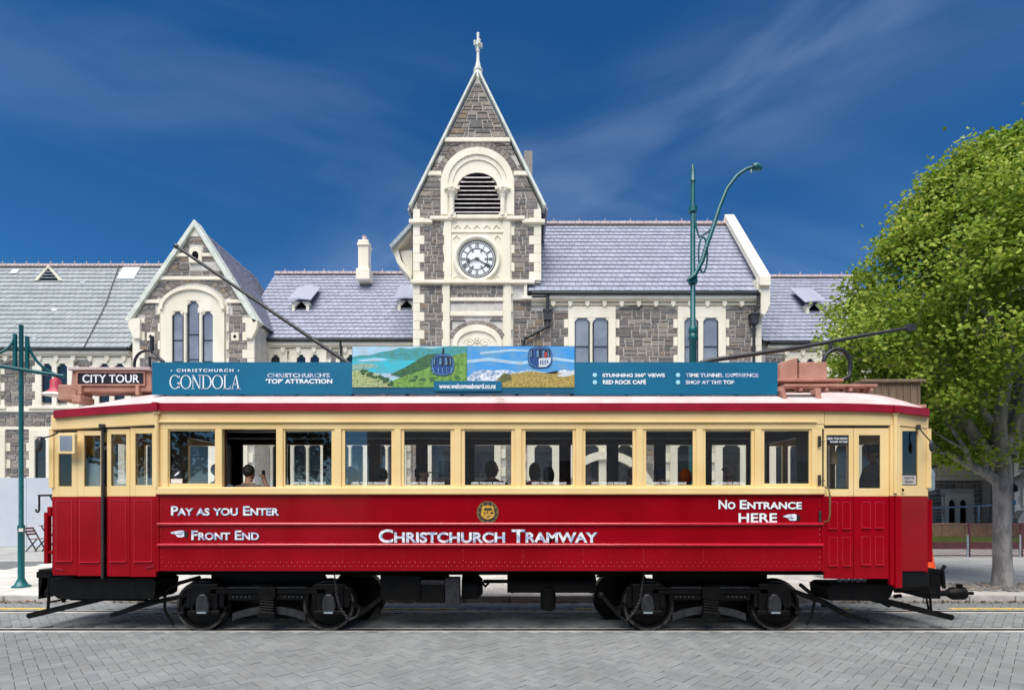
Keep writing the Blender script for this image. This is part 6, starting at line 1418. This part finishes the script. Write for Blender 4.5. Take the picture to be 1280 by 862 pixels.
# tall lamp with swan-neck arm behind the tram
Y3 = 12.0; V3 = plane(Y3); tx = V3(866,0).x
l3 = thing('street_lamp', 'tall green lamp post with swan neck arm behind the tram', 'lamp post', (tx, Y3, PZ), 'green street lamp posts')
zt = V3(0,209).z; zm = V3(0,412).z
m = MB(); m.lathe([(.24,0),(.24,.04),(.15,.1),(.09,.2),(.08,zm-PZ-.25),(.1,zm-PZ-.22),(.1,zm-PZ-.16),(.08,zm-PZ-.1),(.1,zm-PZ-.04),(.1,zm-PZ+.02),(.058,zm-PZ+.1),(.05,zt-PZ-.35),(.065,zt-PZ-.33),(.065,zt-PZ-.28),(.045,zt-PZ-.25),(.045,zt-PZ-.08),(.02,zt-PZ+.06)], (tx, Y3, PZ), 'z', 16); m.build('pole', M['green'], l3, smooth=35)
m = MB(); P = [(857,353),(866,347),(875,330),(881,310),(888,290),(897,262),(906,240),(918,224),(930,215.5),(940,213)]; m.tube([V3(x, y, .12) for x, y in P], [.035,.05,.052,.05,.046,.043,.04,.038,.036,.036], 10); arm_ = m.build('swan_neck', M['green'], l3, smooth=60)
m = MB(); m.tube([V3(938,213.5,.12), V3(941,212.6,.12), V3(949,214,.12)], [.07,.085,.05], 12); m.build('lamp_head', M['green'], l3, smooth=50)
m = MB(); m.tube([V3(936,215,.12), V3(936,220,.12)], .02, 6); m.build('lamp_sensor', M['galv'], l3)
m = MB(); m.tube([V3(x, y, .06) for x, y in arc(877.5, 320, 5.5, 22, 0, 360, 20)], .02, 8, False); m.tube([V3(868,268,.03), V3(869,285,.05), V3(873,298,.06), V3(884,292,.1), V3(893,280,.12)], .025, 8); m.lathe([(.10,-.08),(.10,.08)], V3(866,350), 'z', 12); m.lathe([(.09,-.06),(.09,.06)], V3(866,262), 'z', 12); m.build('scroll_bracket', M['green'], l3, smooth=60)
# traffic cone behind the tram's end
def cone(px, Yc, label):
    cx_ = plane(Yc)(px,0).x; cn = thing('traffic_cone', label, 'traffic cone', (cx_, Yc, PZ), 'traffic cones behind the tram end')
    MB().box(cx_-.24, cx_+.24, Yc-.24, Yc+.24, PZ+.004, PZ+.045).build('base', M['orange'], cn, bevel=.02)
    MB().lathe([(.2,.04),(.185,.08),(.155,.30)], (cx_, Yc, PZ), 'z', 24).build('cone_foot', M['orange'], cn, smooth=40); MB().lathe([(.126,.5),(.10,.62),(.07,.86),(.045,.87)], (cx_, Yc, PZ), 'z', 24).build('cone_tip', M['orange'], cn, smooth=40)
    MB().lathe([(.156,.298),(.126,.502)], (cx_, Yc, PZ), 'z', 24).build('white_band', M['clockwhite'], cn, smooth=40)
cone(1160.5, 11.2, 'orange traffic cone whose white band shows beside tram end'); cone(1134, 11.3, 'orange traffic cone with only its base visible under tram end')
# hoarding at the left
Yh = 22.6; Vh = plane(Yh)
ho = thing('hoarding', 'plain pale grey site hoarding along left building', 'hoarding', (Vh(20,0).x, Yh, PZ))
x = -150
while x < 130:
    p, q = Vh(x+.15, 0).x, Vh(x+36.3, 0).x; z1 = Vh(0,597).z; MB().box(p, q, Yh, Yh+.03, PZ+.01, z1).build('hoarding_panel', M['hoard'], ho); MB().box(q-.03, q+.05, Yh+.03, Yh+.12, PZ, z1-.1).build('hoarding_post', M['galv'], ho); x += 36.6
# cafe chair and table
Yk = 20.6; K = plane(Yk); kz = PZ
ch = thing('bistro_chair', 'folding slatted chair standing before the pale hoarding', 'chair', (K(46,0).x, Yk, kz))
c0 = K(46,0).x
for dy in (-.2, .2):
    m = MB(); m.bar((c0-.34, Yk+dy, kz+.90), (c0+.17, Yk+dy, kz+.0), .03, .035); m.build('leg', M['winframe'], ch); m = MB(); m.bar((c0+.18, Yk+dy, kz+.47), (c0-.24, Yk+dy, kz+.0), .03, .035); m.build('leg', M['winframe'], ch)
for k in range(5): MB().box(c0-.16+k*.08, c0-.10+k*.08, Yk-.21, Yk+.21, kz+.465, kz+.485).build('seat_slat', M['chairwood'], ch)
for k in range(3): z = kz+.62+k*.11; xx = c0-.34+(kz+.90-z)*.567; MB().box(xx-.02, xx+.0, Yk-.22, Yk+.22, z, z+.07).build('back_slat', M['chairwood'], ch)
tb = thing('bistro_table', 'small folding slatted table beside the folding chair', 'table', (K(68,0).x, Yk, kz)); t0 = K(68,0).x
for k in range(6): MB().box(t0-.35, t0+.35, Yk-.3+k*.1, Yk-.21+k*.1, kz+.97, kz+1.0).build('table_slat', M['chairwood'], tb)
for dy in (-.25, .25):
    m = MB(); m.bar((t0-.28, Yk+dy, kz+.97), (t0+.28, Yk+dy, kz), .03, .03); m.build('leg', M['winframe'], tb); m = MB(); m.bar((t0+.28, Yk+dy+.035, kz+.97), (t0-.28, Yk+dy+.035, kz), .03, .03); m.build('leg', M['winframe'], tb)
# fence on the right: posts, rails, diamond mesh; kerbing wall and grass behind it
Yf = 18.4; Vf = plane(Yf)
fe = thing('mesh_fence', 'low maroon chain link fence behind the lime tree', 'fence', (Vf(1230,0).x, Yf, PZ)); xa, xb = Vf(1110,0).x, Vf(1400,0).x; zt = Vf(0,655).z
for px in (1144, 1211.5, 1277, 1345): p = Vf(px, 0).x; m = MB(); m.tube([(p, Yf, PZ-.02), (p, Yf, zt+.06)], .035, 8); m.build('fence_post', M['maroon'], fe, smooth=40); MB().tube([(p-.07, Yf-.02, PZ), (p-.07, Yf-.02, zt-.35)], .028, 8).build('fence_stake', M['galv'], fe, smooth=40)
for z, r_ in ((zt, .02), (PZ+.05, .015)): MB().tube([(xa, Yf, z), (xb, Yf, z)], r_, 6).build('fence_rail', M['maroon'], fe)
ms = MB(); hgt = zt-PZ-.05; x = xa-hgt
while x < xb:
    for s in (1, -1):
        x0_ = x if s > 0 else x+hgt; a = Vector((x0_, Yf+.01*s, PZ+.05)); b = Vector((x0_+s*hgt, Yf+.01*s, zt)); ms.tube([a, b], .008, 3, False)
    x += .09
tag(ms.build('wire_mesh', M['maroon'], fe, fix=False), kind='stuff')
tw_ = thing('low_stone_wall', 'low tan sandstone wall with grass strip behind fence', 'wall', (Vf(1230,0).x, 24.0, PZ)); Yw = 24.0; Vw = plane(Yw); rg = random.Random(4)
x = 1120
WB = block_mesh('wall_block', M['tan'], .03)
while x < 1400:
    w = rg.uniform(16, 30); p, q = Vw(x, 0).x, Vw(x+w-.6, 0).x; block('wall_block', WB, tw_, p, q, Yw, Yw+.4, PZ-.05, Vw(0,654).z+rg.uniform(-.01, .01)); x += w
lawn = MB().box(Vw(1115,0).x, 40, 21.6, 23.98, PZ-.05, PZ+.25).build('grass_bank', M['maroon']); tag(lawn, 'dark earth bank in front of low tan wall', kind='structure')
gr = MB()
for i in range(9000):
    x = rg.uniform(Vw(1118,0).x, 25); y = rg.uniform(21.65, 23.95); h_ = rg.uniform(.08, .2); a = rg.uniform(0, PI); dx, dy = .012*math.cos(a), .012*math.sin(a); lx, ly = rg.uniform(-.05, .05), rg.uniform(-.05, .05)
    gr.add([(x-dx, y-dy, PZ+.24), (x+dx, y+dy, PZ+.24), (x+lx, y+ly, PZ+.24+h_)], [(0,1,2)])
tag(gr.build('grass', M['grass'], fix=False), 'green grass strip below the tan wall', kind='stuff')
hr_ = thing('handrail', 'pale blue steel pipe handrail before the dark stone lodge', 'handrail', (Vw(1200,0).x, 27.0, PZ)); Yr = 27.0; Vr = plane(Yr)
m = MB(); m.tube([Vr(1150,635.5), Vr(1240,631), Vr(1262,629)], .05, 8); m.build('rail_pipe', M['galv'], hr_, smooth=40)
for px, py in ((1160,635), (1223,632), (1264,629)): p = Vr(px, py); MB().tube([(p.x, p.y, PZ), p], .045, 8).build('rail_post', M['galv'], hr_, smooth=40)
p = Vr(1265.5, 628); MB().box(p.x-.1, p.x+.1, p.y-.1, p.y+.05, p.z-.1, p.z+.12).build('post_lamp', M['blue'], hr_, bevel=.02)

# ================================================================== trees
def profile(tab, z):
    if z <= tab[0][0] or z >= tab[-1][0]: return 0
    for (z0, r0), (z1, r1) in zip(tab, tab[1:]):
        if z0 <= z <= z1: return r0+(r1-r0)*(z-z0)/(z1-z0)
def leaves(m, rg, centre, n, spread, size):
    for i in range(n):
        p = centre+Vector((rg.gauss(0, spread), rg.gauss(0, spread), rg.gauss(0, spread*.7))); s = size*rg.uniform(.55, 1.25)
        nr = Vector((rg.gauss(0, .6), rg.gauss(0, .6)-.35, rg.uniform(.1, 1.2))).normalized(); u = nr.orthogonal().normalized(); u = Matrix.Rotation(rg.uniform(0, 6.28), 3, nr) @ u; w = nr.cross(u)
        fold = nr*s*.16
        m.add([p-u*s*.5, p-u*s*.12+w*s*.44-fold, p+u*s*.28+w*s*.34-fold, p+u*s*.6, p+u*s*.28-w*s*.34-fold, p-u*s*.12-w*s*.44-fold], [(0,3,2,1),(0,5,4,3)])
def tree(name, label, base, tab, limbs, n_clump, per, spread, size, lm, seed, trunk_r, trunk_pts, zmin_in=.55, cat='tree', clear=None):
    rg = random.Random(seed); b = Vector(base); t = thing(name, label, cat, base)
    m = MB(); m.tube([b+Vector(p) for p, r in trunk_pts], [r for p, r in trunk_pts], 14)
    tk = m.build('trunk', M['bark'], t, smooth=60); tips = []
    def grow(p, d, L, r, lev, mb):
        pts = [p]; q = p.copy(); dd = d.copy(); k = 5
        for i in range(k):
            dd = (dd+Vector((rg.gauss(0,.11), rg.gauss(0,.11), rg.gauss(.05,.06)))).normalized(); q = q+dd*L/k; pts.append(q.copy())
        mb.tube(pts, [r*(1-.12*i) for i in range(k+1)], 7 if lev < 2 else 5, False)
        if lev >= 3: tips.append(q); return
        for i in range(3 if lev < 2 else 2):
            j = rg.choice((2, 3, 4, 5)); a = rg.uniform(.35, .8); ax = Vector((rg.gauss(0,1), rg.gauss(0,1), rg.gauss(0,.5))).normalized(); nd = (Matrix.Rotation(a, 3, ax) @ dd).normalized()
            grow(pts[j], nd, L*rg.uniform(.55, .75), r*.52, lev+1, mb)
    for p, d, L, r in limbs:
        mb = MB(); grow(b+Vector(p), Vector(d).normalized(), L*.72, r, 1, mb); mb.build('limb', M['bark'], t, smooth=60)
    cm_ = MB(); k = 0; tries = 0
    while k < n_clump and tries < n_clump*30:
        tries += 1; z = rg.uniform(tab[0][0], tab[-1][0]); rr_ = profile(tab, z); a = rg.uniform(0, 2*PI); q = max(rg.random(), rg.random())**.7
        rad = rr_*q; p = Vector((b.x+rad*math.cos(a), b.y+rad*math.sin(a), z)); nv = noise.noise(p*.75+Vector((seed, 0, 0)))
        if q < .5 and rg.random() < .55: continue
        if nv < -.1 and rg.random() < .84: continue
        p += (p-Vector((b.x, b.y, z))).normalized()*max(-.2, nv)*.5 if rad > .1 else Vector((0,0,0))
        if rad > .3: p += Vector((math.cos(a), math.sin(a), .3*rg.gauss(0, 1)))*max(-.25, min(.42, rg.gauss(0, .17)))
        if clear and clear(p): continue
        leaves(cm_, rg, p, rg.randint(int(per*.5), int(per*1.5)), spread*rg.uniform(.7, 1.3), size); k += 1
    cm_.build('crown', lm, t, fix=False); return t
LK = .7
tab = [(2.9,.8),(3.5,1.8),(4.4,2.65),(5.2,3.05),(5.9,3.15),(6.6,3.08),(7.4,2.8),(8.2,2.2),(8.9,1.5),(9.4,.9),(9.95,.2)]
bt_ = (plane(11.9)(1253,0).x, 11.9, PZ)
tree('lime_tree', 'bright green lime tree with grey forked trunk at right of tram', bt_, tab,
     [((-.12,0,2.35), (-.95,-.1,.62), 2.3, .12), ((-.15,.05,2.7), (-.45,.2,1), 3.2, .15), ((-.05,0,3.1), (-.12,-.25,1), 3.6, .15), ((.12,0,2.9), (.22,.15,1), 3.8, .17), ((.2,0,2.2), (.95,-.1,.45), 2.4, .15), ((.1,.1,3.0), (.55,.3,.9), 3.0, .13), ((0,.1,3.0), (-.3,.8,.8), 2.8, .12), ((-.3,-.05,3.6), (-.8,-.3,.55), 2.4, .08), ((-.3,.0,4.1), (-.7,.3,.6), 2.6, .08)],
     3700, 26, .16, .092, M['leaf'], 12, .26, [((.02,0,-.1),.25),((.01,0,.12),.2),((0,0,.5),.17),((-.01,0,1.4),.158),((0,0,2.0),.165),((.0,0,2.5),.18),((-.02,0,3.0),.15),((-.04,0,3.4),.09)],
     clear=lambda p: (p.z < 6.3 and p.y < 12.6 and p.x > 9.75 and random.Random(int(p.x*1e4)).random() < .86) or (p.z < 4.2 and p.x > 8.6 and random.Random(int(p.x*1e4)).random() < .6))
# tree pit with stones and bark
tp = MB(); rg = random.Random(8)
for i in range(420):
    a = rg.uniform(0, 2*PI); r_ = rg.uniform(.3, 1.5); x = bt_[0]+r_*1.7*math.cos(a); y = min(11.2+rg.uniform(0, 1.1), 12.4); s = rg.uniform(.025, .07); z = PZ+.01
    tp.add([(x-s, y-s*.6, z), (x+s, y-s*.7, z), (x+s*.8, y+s*.6, z), (x-s*.7, y+s*.7, z), (x+rg.uniform(-.3,.3)*s, y, z+s*rg.uniform(.4,.8))], [(0,1,4),(1,2,4),(2,3,4),(3,0,4)])
tag(tp.build('gravel', M['stone'], fix=False), 'loose stones and bark round foot of lime tree', kind='stuff')
dtab = [(3.2,1.8),(3.8,2.9),(5,3.4),(7,3.6),(9,2.6),(10.4,.9),(10.9,.1)]
for i, (px, Yd, lb, sc_, dz_) in enumerate(((1168, 38.5, 'dark evergreen tree showing above the stone lodge beside tram end', 1.5, -1.6), (1243, 29.3, 'dark evergreen tree right behind the lime tree trunk', 1.45, -.7), (1292, 22.5, 'added dark evergreen at the right edge to shade the stone lodge', 1.3, .1))):  # last two crowns added and enlarged to throw shade on the lodge
    bb = (plane(Yd)(px,0).x, Yd, PZ); tt = [(z*sc_+.6+dz_, r_*sc_) for z, r_ in dtab]
    tree('evergreen_tree', lb, bb, tt, [((0,0,2.2), (-.4,-.2,.9), 2.6, .12), ((0,0,2.6), (.5,.1,.9), 2.6, .12), ((0,0,3.2), (.05,-.3,1), 3, .12)], 1300, 24, .34, .24, M['darkleaf'], 30+i, .25, [((0,0,-.1),.28),((0,0,1.5),.2),((.05,0,3.5),.15),((.05,0,6),.08)])

# ================================================================== across the street, behind the camera: seen mirrored in the tram windows
Yw = -11.0
wh = thing('weatherboard_building', 'weatherboard building across the street, paled to show mirrored in tram windows', 'building', (12, Yw-3, 0))
M['board'] = mat('paled_weatherboard', hexc('e0d2bd'), hexc('d2c3ad'), 3, .7)  # boards paled so their shaded face shows up as a reflection
bw = MB().box(-7.2, 34, Yw-7, Yw, 0, 7.6).build('wall', M['board'], wh)
bd_ = MB(); k = 0; z = .3
while z < 7.4:
    bd_.add([(-7.3, Yw+.002, z+.2), (34, Yw+.002, z+.2), (34, Yw+.045, z), (-7.3, Yw+.045, z), (-7.3, Yw+.0, z), (34, Yw+.0, z)], [(0,1,2,3),(3,2,5,4)]); z += .2
tag(bd_.build('weatherboards', M['board'], bw, fix=False), kind='stuff')
for x in (-3, 2.5, 8.5, 15, 22): o = MB().box(x-.8, x+.8, Yw+.01, Yw+.08, 1.4, 4.2).build('window', M['bellwhite'], wh); MB().box(x-.68, x+.68, Yw+.06, Yw+.09, 1.52, 4.08).build('pane', M['darkwin'], o)
m = MB(); m.loft([(-7.8, Yw+.5, 7.5), (-7.8, Yw-7.5, 7.5), (-7.8, Yw-3.5, 10.5)], [(34.5, Yw+.5, 7.5), (34.5, Yw-7.5, 7.5), (34.5, Yw-3.5, 10.5)]); m.build('roof', M['oldslate'], wh)
for i, (x, lb) in enumerate(((-24, 'large dark tree across the street mirrored in tram doors'), (-17, 'broad dark tree across the street mirrored in first tram windows'), (-11.2, 'narrow dark tree across the street mirrored in third tram window'))):
    k = 1.0 if i < 2 else .55
    tree('street_tree', lb, (x, -11.5, 0), [(z+.4, r_*k) for z, r_ in dtab], [((0,0,2.2), (-.4,-.2,.9), 2.6, .12), ((0,0,2.6), (.5,.1,.9), 2.6, .12)], 260, 20, .32, .26, M['darkleaf'], 60+i, .25, [((0,0,-.1),.28),((0,0,1.5),.2),((.05,0,3.5),.15),((.05,0,6),.08)])
